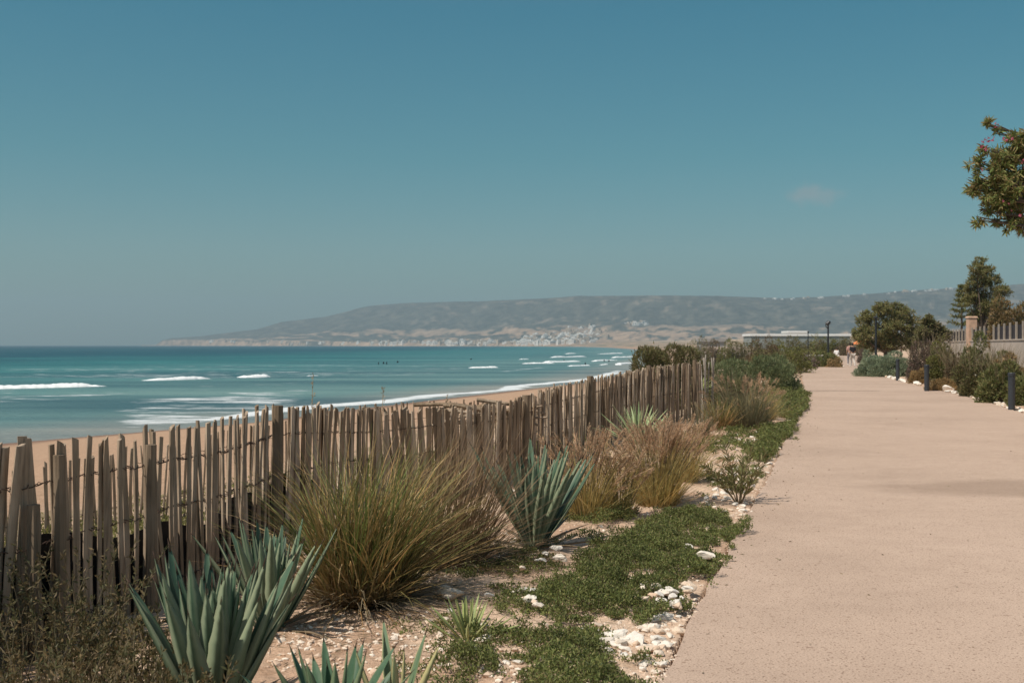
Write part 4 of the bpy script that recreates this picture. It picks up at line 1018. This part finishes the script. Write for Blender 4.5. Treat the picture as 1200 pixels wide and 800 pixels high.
def rubble():
    rng = rs(37); n = 5200; py = rng.uniform(488, 830, n); y = F*CZ/(py-HY); x = XL(y)-rng.uniform(0, 1, n)*3.0*np.minimum(1, y/6)
    k = (x > xf_(y)+.4) & (x < XL(y)-.03) & (fbm(x*1.9, y*1.9, 4, 83) > .54); x = x[k]; y = y[k]; n = len(x); z = ground_z(x, y)
    mb = MB(); proto = []
    for i in range(6):
        me = SM[i]; bm = bmesh.new(); bmesh.ops.create_icosphere(bm, subdivisions=1, radius=1); r2 = rs(500+i)
        V = np.array([v.co[:] for v in bm.verts])*r2.uniform(.55, 1.15, (len(bm.verts), 1))*np.array([1.1, .85, .6]); Fc = np.array([[v.index for v in f.verts] for f in bm.faces]); bm.free(); proto.append((V, Fc))
    r = rng.uniform(.009, .022, n)*np.where(rng.rand(n) < .12, 1.7, 1); a = rng.uniform(0, 6.28, n); pi = rng.randint(0, 6, n)
    for i, (V, Fc) in enumerate(proto):
        j = np.where(pi == i)[0]; c = np.cos(a[j])[:, None]; s_ = np.sin(a[j])[:, None]
        X = x[j][:, None]+(V[None, :, 0]*c-V[None, :, 1]*s_)*r[j][:, None]; Y = y[j][:, None]+(V[None, :, 0]*s_+V[None, :, 1]*c)*r[j][:, None]; Z = z[j][:, None]+V[None, :, 2]*r[j][:, None]+r[j][:, None]*.2
        mb.add(np.stack([X, Y, Z], -1).reshape(-1, 3), (np.arange(len(j))[:, None, None]*len(V)+Fc[None]).reshape(-1, 3))
    tag(mb.build('rubble', M['rubble']), 'small rough limestone rubble scattered over the sandy verge', 'rubble', kind='stuff')
def rubble_mat():
    m, nt, N, L, b = new_mat('rubble'); g = N.new('ShaderNodeNewGeometry')
    c = ramp(nt, g.outputs['Random Per Island'], [(0, (.56, .40, .29)), (.4, (.66, .52, .40)), (1, (.78, .70, .60))])
    L.new(c, b.inputs['Base Color']); b.inputs['Roughness'].default_value = .9; return m
M['rubble'] = rubble_mat()
rubble()
# dry leaf litter on the verge by the big grass
def litter():
    rng = rs(34); n = 2600; mb = MB(); cx, cy, _ = G(440, 715); x = cx+rng.normal(0, .75, n); y = cy+rng.normal(0, .6, n); k = (x > xf_(y)+.1) & (x < XL(y)-.1); x = x[k]; y = y[k]; n = len(x)
    leaves(mb, np.stack([x, y, ground_z(x, y)+rng.uniform(.003, .02, n)], 1), rdir(rng, n)*np.array([1, 1, .15]), rng.uniform(.02, .12, n), .005, rng)
    tag(mb.build('leaf_litter', M['g_dry']), 'dry straw litter on the sand around the large grass clump', 'litter', kind='stuff')
litter()

def path_bits():
    rng = rs(36); n = 260; y = rng.uniform(4.5, 26, n)**1.0; x = XL(y)+.02+np.abs(rng.normal(0, 1, n))*np.where(rng.rand(n) < .6, .25, 2.5); k = x < XR(y)-.1; x = x[k]; y = y[k]; n = len(x); mb = MB()
    leaves(mb, np.stack([x, y, np.full(n, .016)], 1), rdir(rng, n)*np.array([1, 1, .08]), rng.uniform(.012, .045, n), .010, rng, fold=.1)
    tag(mb.build('path_litter', M['g_dry']), 'small dry leaf scraps blown onto the path', 'litter', kind='stuff')
path_bits()
# ================================================================== BOLLARDS, LAMPS, WALL
def make_bollard(label):
    root = thing('bollard', label, 'bollard', group=None); mb = MB()
    tube(mb, [(0, 0, -.05), (0, 0, .90)], .082, 20); mb.build('post', M['bollard'], root, smooth=False)
    mb = MB(); tube(mb, [(0, 0, .902), (0, 0, .915), (0, 0, .985), (0, 0, 1.0)], [.070, .088, .088, .078], 20); mb.build('cap', M['bollard'], root)
    mb = MB(); tube(mb, [(0, 0, -.02), (0, 0, .025)], .115, 20); mb.build('base_plate', M['lampm'], root)
    return root
bpos = [(1185.5, 480.5, 1.0, 'nearest and largest dark bollard at the right edge of the photo'), (1086, 458.5, 1.0, 'second nearest dark bollard, in front of the orange-brown low plants'), (1052, 446, .98, 'third dark bollard, at the right end of the silver-green bush'), (1032.5, 441, .95, 'farthest dark bollard, in front of the silver-green bush')]
b0 = make_bollard(bpos[0][3])
for i, (px, py, s, lb) in enumerate(bpos):
    x, y, _ = G(px, py); o = b0 if i == 0 else dup(b0, (0, 0, 0), label=lb)
    o['group'] = 'bollards along the right path edge'; o.location = (x, y, gz(x, y)); o.scale = (s, s, s)
def lamp(label, px, Y, ytop, style):
    x = (px-600)/F*Y; z = gz(x, Y); H = CZ-(ytop-HY)/F*Y-z; root = thing('street_lamp', label, 'street lamp', (x, Y, z), 0, 'lamp posts beside the path')
    mb = MB(); tube(mb, [(0, 0, -.2), (0, 0, .5), (0, 0, .52), (0, 0, H)], [.11, .11, .075, .06], 12); mb.build('pole', M['lampm'], root)
    mb = MB(); tube(mb, [(0, 0, -.1), (0, 0, .03)], .18, 12); mb.build('base', M['lampm'], root)
    if style:
        mb = MB(); tube(mb, [(0, 0, H-.45), (-.16, 0, H-.3), (-.18, 0, H-.12)], .035, 8); mb.build('bracket', M['lampm'], root)
        mb = MB(); tube(mb, [(-.13, -.05, H-.12), (.05, -.02, H+.02), (.16, .02, H+.05)], [.13, .15, .07], 12); mb.build('lamp_head', M['lampm'], root)
    else:
        mb = MB(); tube(mb, [(0, 0, H-.02), (0, 0, H+.05), (0, 0, H+.14)], [.10, .16, .05], 12); mb.build('lamp_head', M['lampm'], root)
    return root
lamp('nearer dark lamp post with an angled head in the stone-edged bed left of the walkers', 970.5, 85, 378, True)
lamp('small far lamp post on the left, beside the little round bush', 947, 150, 389, False)
lamp('dark lamp post standing against the wide bushy tree', 1026.5, 70, 373, False)
# garden wall, railing, screen and pillar: one retaining wall thing with parts
def garden_wall():
    W0 = [(9.9, 13), (13.9, 27), (17.7, 40), (27.4, 74)]
    root = thing('garden_wall', 'pale rendered garden wall topped by a dark screen and thin railing posts at right', 'wall', (0, 0, 0)); mb = MB(); V = []
    zt_ = 1.76; th = .25
    for (x, y) in W0: V += [(x, y, -.1), (x, y, zt_), (x+th, y-.08, zt_), (x+th, y-.08, -.1)]
    fs = []
    for i in range(3):
        for j in range(4): fs.append([i*4+j, (i+1)*4+j, (i+1)*4+(j+1) % 4, i*4+(j+1) % 4])
    fs += [[0, 1, 2, 3], [15, 14, 13, 12]]; mb.add(V, fs); mb.build('wall_body', M['gwall'], root)
    mb = MB(); V = []
    for (x, y) in W0: V += [(x-.03, y, zt_+.002), (x-.03, y, zt_+.05), (x+th+.03, y-.08, zt_+.05), (x+th+.03, y-.08, zt_+.002)]
    mb.add(V, fs); mb.build('coping', M['gwall'], root)
    mb = MB(); V = []
    for (x, y) in W0: V += [(x+.13, y, zt_+.052), (x+.13, y, zt_+.58), (x+.16, y, zt_+.58), (x+.16, y, zt_+.052)]
    mb.add(V, fs); mb.build('screen_panel', M['screen'], root)
    L = []
    for a, b in zip(W0[1:-1], W0[2:]):
        n = int(math.hypot(b[0]-a[0], b[1]-a[1])/1.6)
        for k in range(n): L.append((a[0]+(b[0]-a[0])*k/n, a[1]+(b[1]-a[1])*k/n))
    pm = MB(); box(pm, (0, 0, 0), (.06, .06, .62)); p0 = pm.build('railing_post', M['railpost'], root)
    p0.location = (L[0][0]+.05, L[0][1], zt_+.052+.31)
    for (x, y) in L[1:]:
        c = p0.copy(); COL.objects.link(c); c.parent = root; c.location = (x+.05, y, zt_+.052+.31)
garden_wall()
def pillar():
    y = 56; x = (1138.5-600)/F*y; root = thing('stone_pillar', 'orange stone gate pillar standing above the garden wall railing', 'pillar', (x, y, 0)); z1 = 1.6+32*y/F
    mb = MB(); box(mb, (0, 0, z1/2-.1), (.38, .38, z1+.1)); mb.build('shaft', M['brick'], root)
    mb = MB(); box(mb, (0, 0, z1+.02), (.46, .46, .08), taper=.85); mb.build('cap', M['brick'], root)
pillar()
# whitish upright slab right of the walkers
def slab():
    root = thing('boulder', 'pale rounded block standing behind the silver-green bush, under the wide tree', 'boulder', GG(1041, 427))
    o = bpy.data.objects.new('stone_body', SM[1]); COL.objects.link(o); o.parent = root; o.scale = (.42, .35, .85); o.location = (0, 0, .38)
slab()
# orange parasol
def parasol():
    Y = 109; x = (1008-600)/F*Y; z = gz(x, Y); zt_ = CZ-(397.2-HY)/F*Y-z; root = thing('parasol', 'small orange parasol beyond the walkers at the end of the path', 'parasol', (x, Y, z))
    mb = MB(); V = [(0, 0, zt_)]; n = 8
    for k in range(n): a = 2*PI*k/n; V.append((.78*math.cos(a), .78*math.sin(a), zt_-.42))
    for k in range(n): a = 2*PI*k/n; V.append((.78*math.cos(a), .78*math.sin(a), zt_-.50))
    V.append((0, 0, zt_-.03))
    fs = [[0, 1+k, 1+(k+1) % n] for k in range(n)]+[[1+k, 9+k, 9+(k+1) % n, 1+(k+1) % n] for k in range(n)]+[[17, 9+(k+1) % n, 9+k] for k in range(n)]
    mb.add(V, fs); mb.build('canopy', M['orange'], root)
    mb = MB(); tube(mb, [(0, 0, -.1), (0, 0, zt_+.06)], .025, 8); mb.build('pole', M['railpost'], root)
parasol()
SH('shrub', 'dark purplish shrub under the orange parasol', 1011, 416, 101, 13, 403.5, 1500, 2.4, 97, 'purple', lump=.1)
SH('shrub', 'low dark hedge closing the view behind the walkers', 990, 416, 170, 30, 402.5, 2500, 2.2, 98, 'brown', lump=.15)

# ================================================================== PEOPLE
def skin_mesh(name, verts, edges, radii, mats, parent, root_i=0, sub=2):
    me = bpy.data.meshes.new(name); me.from_pydata(verts, edges, []); o = bpy.data.objects.new(name, me); COL.objects.link(o)
    m = o.modifiers.new('skin', 'SKIN'); sk = me.skin_vertices[0].data if me.skin_vertices else None
    if sk is None:
        bm = bmesh.new(); bm.from_mesh(me); bm.verts.layers.skin.verify(); bm.to_mesh(me); bm.free(); sk = me.skin_vertices[0].data
    for i, r in enumerate(radii):
        sk[i].radius = r if hasattr(r, '__len__') else (r, r); sk[i].use_root = (i == root_i)
    s = o.modifiers.new('sub', 'SUBSURF'); s.levels = sub; s.render_levels = sub
    dg = bpy.context.evaluated_depsgraph_get(); nm = bpy.data.meshes.new_from_object(o.evaluated_get(dg)); o.modifiers.clear(); o.data = nm
    nm.materials.clear(); nm.materials.append(mats); nm.polygons.foreach_set('use_smooth', np.ones(len(nm.polygons), bool)); o.parent = parent; return o
def person(label, loc, rz, J, top, legs, hair='hair', scale=1.0, long_top=False, hat=None, shoes='shoe'):
    root = thing('person', label, 'person', loc, rz); root.scale = (scale,)*3
    names = list(J); idx = {k: i for i, k in enumerate(names)}; V = [J[k][:3] for k in names]; R = [J[k][3] for k in names]
    E = [(idx[a], idx[b]) for a, b in (('pelvis', 'spine'), ('spine', 'chest'), ('chest', 'neck'), ('neck', 'head'), ('head', 'crown'), ('head', 'face'),
         ('chest', 'shL'), ('shL', 'elL'), ('elL', 'wrL'), ('wrL', 'haL'), ('chest', 'shR'), ('shR', 'elR'), ('elR', 'wrR'), ('wrR', 'haR'),
         ('pelvis', 'hipL'), ('hipL', 'knL'), ('knL', 'anL'), ('anL', 'toL'), ('pelvis', 'hipR'), ('hipR', 'knR'), ('knR', 'anR'), ('anR', 'toR'))]
    body = skin_mesh('body', V, E, R, M['skin'], root)
    fm = MB()                                            # fingers
    for s in 'LR':
        w = np.array(J['wr'+s][:3]); h = np.array(J['ha'+s][:3]); d = (h-w)/np.linalg.norm(h-w); f = np.array([0, 1., 0]); 
        if abs(d@f) > .8: f = np.array([0, 0, 1.])
        f = f-d*(d@f); f /= np.linalg.norm(f)
        for k, L in enumerate((.06, .072, .066, .05)):
            b_ = h+f*(k-1.5)*-.019; tube(fm, [b_-d*.02, b_+d*L*.6, b_+d*L+np.array([0, .01, 0])], [.0095, .0085, .006], 6)
        b_ = w*.5+h*.5; tube(fm, [b_, b_+f*.035+d*.03, b_+f*.04+d*.065], [.011, .01, .007], 6)
    fm.build('fingers', M['skin'], root, smooth=True)
    def sub(nm, keys, ee, add, m):
        return skin_mesh(nm, [J[k][:3] for k in keys], [(keys.index(a), keys.index(b)) for a, b in ee], [J[k][3]+add for k in keys], M[m], root)
    sub('top', ['chest', 'spine', 'pelvis', 'shL', 'elL', 'shR', 'elR'], [('chest', 'spine'), ('spine', 'pelvis'), ('chest', 'shL'), ('shL', 'elL'), ('chest', 'shR'), ('shR', 'elR')], .022, top)
    sub('trousers', ['pelvis', 'hipL', 'knL', 'anL', 'hipR', 'knR', 'anR'], [('pelvis', 'hipL'), ('hipL', 'knL'), ('knL', 'anL'), ('pelvis', 'hipR'), ('hipR', 'knR'), ('knR', 'anR')], .018, legs)
    for s in 'LR':
        mb = MB(); a = np.array(J['an'+s][:3]); t = np.array(J['to'+s][:3]); tube(mb, [a*1.25-t*.25-np.array([0, 0, .03]), a*.5+t*.5-np.array([0, 0, .005]), t+(t-a)*.25], [.045, .05, .03], 8); mb.build('shoe', M[shoes], root, smooth=True)
    hx, hy, hz, hr = J['head']; bm = bmesh.new(); bmesh.ops.create_uvsphere(bm, u_segments=16, v_segments=10, radius=1)
    for v in list(bm.verts):
        if v.co.y > .25 and v.co.z < .35: bm.verts.remove(v)
    me = bpy.data.meshes.new('hair'); bm.to_mesh(me); bm.free(); me.materials.append(M[hair]); h = bpy.data.objects.new('hair', me); COL.objects.link(h); h.parent = root
    h.location = (hx, hy-.012, hz+.045); h.scale = (.092, .108, .125)
    if hat:
        mb = MB(); c = np.array([hx, hy, hz+.10]); tube(mb, [c+np.array([0, 0, -.01]), c+np.array([0, 0, 0])], .16, 14); tube(mb, [c, c+np.array([0, 0, .07]), c+np.array([0, 0, .1])], [.105, .1, .05], 14); mb.build('hat', M[hat], root)
    return root
WALK = dict(pelvis=(0, 0, .95, .125), spine=(0, .01, 1.13, .118), chest=(0, .02, 1.33, .135), neck=(0, .03, 1.49, .055), head=(0, .05, 1.60, .082), crown=(0, .04, 1.68, .075), face=(0, .105, 1.585, .045),
  shL=(-.17, .02, 1.41, .062), elL=(-.23, -.07, 1.14, .045), wrL=(-.22, .03, .92, .032), haL=(-.21, .06, .85, .036), shR=(.17, .02, 1.41, .062), elR=(.23, .06, 1.14, .045), wrR=(.22, .20, .95, .032), haR=(.21, .24, .89, .036),
  hipL=(-.09, 0, .88, .10), knL=(-.09, .17, .50, .068), anL=(-.09, .16, .08, .042), toL=(-.09, .30, .035, .035), hipR=(.09, 0, .88, .10), knR=(.09, .02, .49, .068), anR=(.09, -.22, .12, .042), toR=(.09, -.11, .04, .035))
SIT = dict(pelvis=(0, 0, .55, .13), spine=(0, .02, .73, .12), chest=(0, .05, .93, .135), neck=(0, .07, 1.09, .055), head=(0, .09, 1.20, .082), crown=(0, .08, 1.28, .075), face=(0, .145, 1.185, .045),
  shL=(-.17, .05, 1.01, .062), elL=(-.23, .06, .74, .045), wrL=(-.16, .28, .64, .032), haL=(-.13, .36, .62, .036), shR=(.17, .05, 1.01, .062), elR=(.23, .06, .74, .045), wrR=(.16, .28, .64, .032), haR=(.13, .36, .62, .036),
  hipL=(-.09, .03, .52, .10), knL=(-.11, .43, .52, .068), anL=(-.11, .42, .08, .042), toL=(-.11, .56, .035, .035), hipR=(.09, .03, .52, .10), knR=(.11, .43, .52, .068), anR=(.11, .42, .08, .042), toR=(.11, .56, .035, .035))
x, y, _ = G(999.2, 429.3); person('walker in a black top and pale trousers walking away along the path', (x, y, .012), .1, WALK, 'black', 'palecloth', scale=.99)
x, y, _ = G(995.8, 427.6); person('walker in a pink top beside and partly behind the one in black', (x, y, .012), -.05, WALK, 'pinkcloth', 'greycloth', scale=1.0)
# seated figure on a low block behind the bed
Y = 112; x = (980.5-600)/F*Y
mb = MB(); box(mb, (x, Y, gz(x, Y)+.21), (1.4, .45, .46)); tag(mb.build('stone_bench', M['gwall']), 'low pale bench under the seated figure in white behind the lamp bed', 'bench')
person('figure in white sitting on the low bench behind the lamp bed', (x, Y-.02, gz(x, Y)), 0, SIT, 'whitecloth', 'whitecloth')
# low white wall behind the bed
Y = 105; x = (954-600)/F*Y; root = thing('low_wall', 'short low white wall left of the lamp bed', 'wall', (x, Y, gz(x, Y)))
mb = MB(); box(mb, (0, 0, .28), (1.7, .3, .66)); mb.build('wall_body', M['greywall'], root); mb = MB(); box(mb, (0, 0, .66), (1.8, .4, .09)); mb.build('coping', M['white_wall'], root)
# surfers and bathers
def bather(label, px, py, pose, grp=None, s=1.0):
    z = -4.0; Y = F*(CZ-z)/(py-HY); x = (px-600)/F*Y
    root = thing('person', label, 'person', (x, Y, -4.02-(.95 if pose == 'wade' else 0)), rs(int(px)).uniform(0, 6), grp); root.scale = (s,)*3
    K = {k: v for k, v in WALK.items()}; names = list(K); idx = {k: i for i, k in enumerate(names)}
    E = [(idx[a], idx[b]) for a, b in (('pelvis', 'spine'), ('spine', 'chest'), ('chest', 'neck'), ('neck', 'head'), ('head', 'crown'), ('head', 'face'), ('chest', 'shL'), ('shL', 'elL'), ('elL', 'wrL'), ('wrL', 'haL'), ('chest', 'shR'), ('shR', 'elR'), ('elR', 'wrR'), ('wrR', 'haR'), ('pelvis', 'hipL'), ('hipL', 'knL'), ('knL', 'anL'), ('anL', 'toL'), ('pelvis', 'hipR'), ('hipR', 'knR'), ('knR', 'anR'), ('anR', 'toR'))]
    skin_mesh('body', [K[k][:3] for k in names], E, [K[k][3] for k in names], M['neoprene'], root, sub=1)
for px, py, lb in ((443.5, 426.8, 'leftmost surfer of the three standing close together in the bay'), (449.5, 426.2, 'middle surfer of the three standing close together in the bay'), (453, 426.4, 'rightmost surfer of the three standing close together in the bay'), (552, 421.5, 'single bather far out left of the white breakers'), (661, 423, 'bather in front of the breakers below the town'), (708, 423.4, 'left bather of the pair at the right end of the surf'), (713.5, 423.8, 'right bather of the pair at the right end of the surf'), (466, 424.8, 'bather standing a little right of the three surfers'), (686, 427, 'bather in the foam near the far beach')):
    bather(lb, px, py, 'wade')

# ================================================================== BREAKERS
def breaker(x0, x1, py0, py1, hpx, seed):
    rng = rs(seed); a = np.array(G(x0, py0, -4.0)[:2]); b = np.array(G(x1, py1, -4.0)[:2]); Lw_ = np.linalg.norm(b-a); Yc = (a[1]+b[1])/2
    H = hpx*.72/F*Yc; n = int(max(26, min(200, Lw_/.35))); K = 9; V = []; d = (b-a)/Lw_; nn = np.array([-d[1], d[0]])
    u = np.linspace(0, 1, n); env = sstep(0, rng.uniform(.05, .3), u)*sstep(1, rng.uniform(.7, .93), u)*(.25+1.0*fbm(u*Lw_*.10, u*0, 4, seed))
    for i in range(n):
        c = a+(b-a)*u[i]+nn*(fbm(np.array([u[i]*Lw_*.05]), np.array([0.]), 2, seed)[0]-.5)*3
        for k in range(K):
            t = k/(K-1); wv = -H*1.8+H*5*t; z = -4.03+H*env[i]*math.sin(PI*t**.62)**.8*(1+.35*(rng.rand()-.5))
            jit = nn*(wv+rng.uniform(-.12, .12)*H*2); V.append((c[0]+jit[0], c[1]+jit[1], z-(.15 if k in (0, K-1) else 0)))
    i = np.arange(n-1)[:, None]*K+np.arange(K-1)[None, :]; Q = np.stack([i, i+K, i+K+1, i+1], -1).reshape(-1, 4)
    mb = MB(); mb.add(V, Q); tag(mb.build('breaking_wave', M['foam'], smooth=True), kind='structure')
for i, w in enumerate([(-80, 130, 457, 452, 8.5), (161, 251, 446, 443.5, 5.6), (279, 315, 442, 441, 5.6), (358, 371, 440.5, 440, 1.6), (549, 581, 431, 430.5, 3.4), (610, 650, 426, 425.5, 2.6), (645, 684, 418.8, 417.8, 2.0), (640, 678, 424.5, 423.5, 3.0), (668, 690, 429, 428.2, 2.0), (690, 726, 423.4, 421.6, 2.2), (718, 744, 419.2, 418, 1.8), (662, 676, 414.6, 414.2, 1.3), (700, 733, 414.8, 414, 1.3), (700, 712, 427.6, 427, 1.6), (722, 745, 427.5, 425, 2.4), (612, 620, 421, 420.8, 1.2)]):
    breaker(*w, seed=900+i)

# ================================================================== FAR BUILDINGS
def far_building(name, label, px0, px1, ytop, ybot, Y, D, roof='roofw', wall='greywall', nwin=8, zrel=None, overhang=.6, gable=False):
    x0 = (px0-600)/F*Y; x1 = (px1-600)/F*Y; zt_ = CZ-(ytop-HY)/F*Y; cx = (x0+x1)/2; zb = min(gz(cx, Y), CZ-(ybot-HY)/F*Y)-.5
    root = thing(name, label, 'building', (cx, Y, zb)); H = zt_-zb; w = x1-x0; mb = MB(); box(mb, (0, D/2, (H-.5)/2), (w, D, H-.5)); mb.build('wall', M[wall], root)
    mb = MB(); rt = .5+H*.08
    box(mb, (0, D/2, H-.68+.2+rt/2), (w+overhang*2, D+overhang*2, rt)); mb.build('roof', M[roof], root)
    if not nwin: return
    wd = w/nwin*.55; mb = MB(); box(mb, (0, 0, 0), (wd, .3, min(2.2, H*.3))); p = mb.build('window', M['glassd'], root)
    for k in range(nwin):
        c = p if k == 0 else p.copy()
        if k: COL.objects.link(c); c.parent = root
        c.location = (-w/2+w*(k+.5)/nwin, -.02, H*.45+.2)
far_building('warehouse', 'very long low building with a bright white roof beyond the far verge', 880, 996, 392.6, 402, 620, 20, nwin=0, wall='shed')
far_building('warehouse', 'short raised white building at the left end of the tree by the long roof', 925, 946, 389.2, 393, 700, 18, nwin=5, wall='white_wall')
far_building('warehouse', 'low pale building just right of the bush above the fence end', 823, 851, 398.8, 404, 420, 12, nwin=3, roof='greywall', wall='greywall')
far_building('outbuilding', 'long sand-coloured low block behind the brown tall shrub', 826, 885, 408.3, 414, 240, 4, nwin=2, wall='gwall', roof='gwall', overhang=.05)
# town houses
def house_mesh(seed):
    rng = rs(seed); root = None; mb = MB(); w = rng.uniform(9, 16); d = rng.uniform(8, 12); h = rng.choice([3.5, 5, 7])
    box(mb, (0, 0, h/2-4), (w, d, h+8), mi=0)
    box(mb, (rng.uniform(-.2, .2)*w, 0, h+1.3), (w*.45, d*.6, 2.6), mi=0)
    box(mb, (0, 0, h+.25), (w+.3, d+.3, .5), mi=0)
    for k in range(3):
        for q in range(int(h//3)): box(mb, (-w/3+k*w/3, -d/2-.03, 1.7+q*3), (1.6, .3, 1.5), mi=1)
    me_o = mb.build('house', [M['white_wall'] if seed % 3 else simple('ochre_render', (.5, .4, .3), .8, .1, 1), M['glassd']]); me = me_o.data; bpy.data.objects.remove(me_o); return me
HM = [house_mesh(400+i) for i in range(7)]
YS = np.arange(3200, 8200, 12.0)
def hill_hit(px, py):
    X = (px-600)/F*YS; Z = hill_z(X, YS); yy = HY-(Z-CZ)*F/YS; k = np.where(yy <= py)[0]
    if len(k) == 0: return None
    j = k[0]; return X[j], YS[j], Z[j]
def put_house(px, py, lb, grp, seed, s=1.0):
    h = hill_hit(px, py)
    if h is None: return
    rng = rs(seed); o = bpy.data.objects.new('house', HM[rng.randint(len(HM))]); COL.objects.link(o); o.location = h; o.rotation_euler = (0, 0, rng.uniform(-.6, .6)); k = s*rng.uniform(.75, 1.25); o.scale = (k, k, k*.9); tag(o, lb, 'house', grp)
rng = rs(88)
for k in range(125):
    px = rng.uniform(432, 640); py = rng.uniform(400.5, 404.4)-2.2*sstep(560, 630, px)*rng.rand(); put_house(px, py, 'one of the small white houses crowded along the far shore', 'white houses along the far shore', 4000+k, 1.45)
for k in range(125):
    t = rng.rand(); px = 622+t*76+rng.normal()*12; py = 402-t*12+rng.normal()*4.2
    if py > 404: py = 404-rng.rand()*3
    put_house(px, py, 'one of the small white houses climbing the far hillside above the shore', 'white houses on the far hillside', 4200+k, 1.4)
for k in range(22):
    put_house(rng.uniform(235, 420), rng.uniform(401.5, 403.6), 'one of the few tiny houses on the low headland at left', 'tiny houses on the headland', 4400+k, 1.0)
for k in range(12):
    put_house(735+k*2.0+rng.rand(), rng.uniform(378.8, 381.5), 'one of the white houses in the isolated row on the upper slope', 'white houses in the isolated upper row', 4500+k, 1.5)
for k in range(34):
    px = rng.choice([rng.uniform(895, 965), rng.uniform(985, 1120)]); put_house(px, float(sy(px))+rng.uniform(.6, 2.0), 'one of the tiny pale houses along the top of the ridge', 'pale houses on the ridge', 4600+k, 1.05)

# ================================================================== HAZE, SKY, SUN, CAMERA
mb = MB(); box(mb, (0, 0, 210), (23000, 23000, 444)); hz = mb.build('haze', [bpy.data.materials.new('haze')]); tag(hz, 'pale sea haze over the bay', 'haze', kind='stuff')
hm = hz.data.materials[0]; hm.use_nodes = True; nt = hm.node_tree; nt.nodes.remove(nt.nodes['Principled BSDF']); pv = nt.nodes.new('ShaderNodeVolumePrincipled')
pv.inputs['Color'].default_value = (.54, .73, .84, 1); pv.inputs['Density'].default_value = 1.55e-4; pv.inputs['Anisotropy'].default_value = .1
nt.links.new(pv.outputs[0], nt.nodes['Material Output'].inputs['Volume'])
w = bpy.data.worlds.new('World'); scene.world = w; w.use_nodes = True; nt = w.node_tree; N = nt.nodes; L = nt.links; bg = N['Background']
sky = N.new('ShaderNodeTexSky'); sky.sky_type = 'NISHITA'; sky.sun_disc = False; sky.sun_elevation = SUN_EL
SUN_ROT = math.atan2(SUN_DIR[0], SUN_DIR[1]); sky.sun_rotation = SUN_ROT
sky.air_density = 1.0; sky.dust_density = .6; sky.ozone_density = 1.6
tc = N.new('ShaderNodeTexCoord'); sx = N.new('ShaderNodeSeparateXYZ'); L.new(tc.outputs['Generated'], sx.inputs[0])
grade = ramp(nt, sx.outputs[2], [(0.0, (.56, .74, .69)), (.08, (.62, .90, .83)), (.16, (.38, .90, .82)), (.28, (.235, .89, .86)), (.34, (.60, 1.0, .98)), (.5, (1.7, 1.6, 1.3)), (1.0, (1.8, 1.65, 1.3))])  # sky tint by height; overhead stops, out of frame, brightened as added fill light
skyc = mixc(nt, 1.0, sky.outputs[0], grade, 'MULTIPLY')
def mth(op, a, b=None):
    m = N.new('ShaderNodeMath'); m.operation = op
    for i, v in enumerate((a, b)):
        if v is None: continue
        if hasattr(v, 'is_linked'): L.new(v, m.inputs[i])
        else: m.inputs[i].default_value = v
    return m.outputs[0]
u = mth('DIVIDE', sx.outputs[0], mth('MAXIMUM', sx.outputs[1], .01)); v = mth('DIVIDE', sx.outputs[2], mth('MAXIMUM', sx.outputs[1], .01))
nz = N.new('ShaderNodeTexNoise'); nz.inputs['Scale'].default_value = 60; nz.inputs['Detail'].default_value = 5; L.new(tc.outputs['Generated'], nz.inputs['Vector'])
du = mth('DIVIDE', mth('SUBTRACT', u, .260), .026); dv = mth('DIVIDE', mth('SUBTRACT', v, .131), .0135)
rr = mth('ADD', mth('SQRT', mth('ADD', mth('MULTIPLY', du, du), mth('MULTIPLY', dv, dv))), mth('MULTIPLY', mth('SUBTRACT', nz.outputs[0], .5), 2.2))
cm = N.new('ShaderNodeMapRange'); cm.interpolation_type = 'SMOOTHSTEP'; L.new(rr, cm.inputs[0]); cm.inputs[1].default_value = 1.0; cm.inputs[2].default_value = 0.0; cm.inputs[3].default_value = 0; cm.inputs[4].default_value = .45
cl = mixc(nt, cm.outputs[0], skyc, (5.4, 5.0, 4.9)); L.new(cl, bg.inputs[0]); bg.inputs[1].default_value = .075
sd = bpy.data.lights.new('Sun', 'SUN'); sd.energy = 4.7; sd.angle = math.radians(.53); sd.color = (1, .915, .80); so = bpy.data.objects.new('Sun', sd); COL.objects.link(so)
ce = math.cos(SUN_EL); so.rotation_euler = Vector((SUN_DIR[0]*ce, SUN_DIR[1]*ce, math.sin(SUN_EL))).to_track_quat('Z', 'Y').to_euler()
cd = bpy.data.cameras.new('Camera'); cam = bpy.data.objects.new('Camera', cd); COL.objects.link(cam); cam.location = (0, 0, CZ); cam.rotation_euler = (PI/2, 0, 0)
cd.sensor_width = 36; cd.lens = 36*F/1200; cd.shift_y = 4/1200; cd.clip_start = .05; cd.clip_end = 40000
cd.dof.use_dof = True; cd.dof.focus_distance = 9; cd.dof.aperture_fstop = 5.6
scene.camera = cam
scene.view_settings.view_transform = 'Standard'; scene.view_settings.look = 'None'; scene.view_settings.exposure = 0; scene.view_settings.gamma = 1
scene.render.engine = 'CYCLES'; scene.cycles.use_denoising = True; scene.cycles.max_bounces = 6; scene.cycles.transparent_max_bounces = 8; scene.cycles.volume_bounces = 0
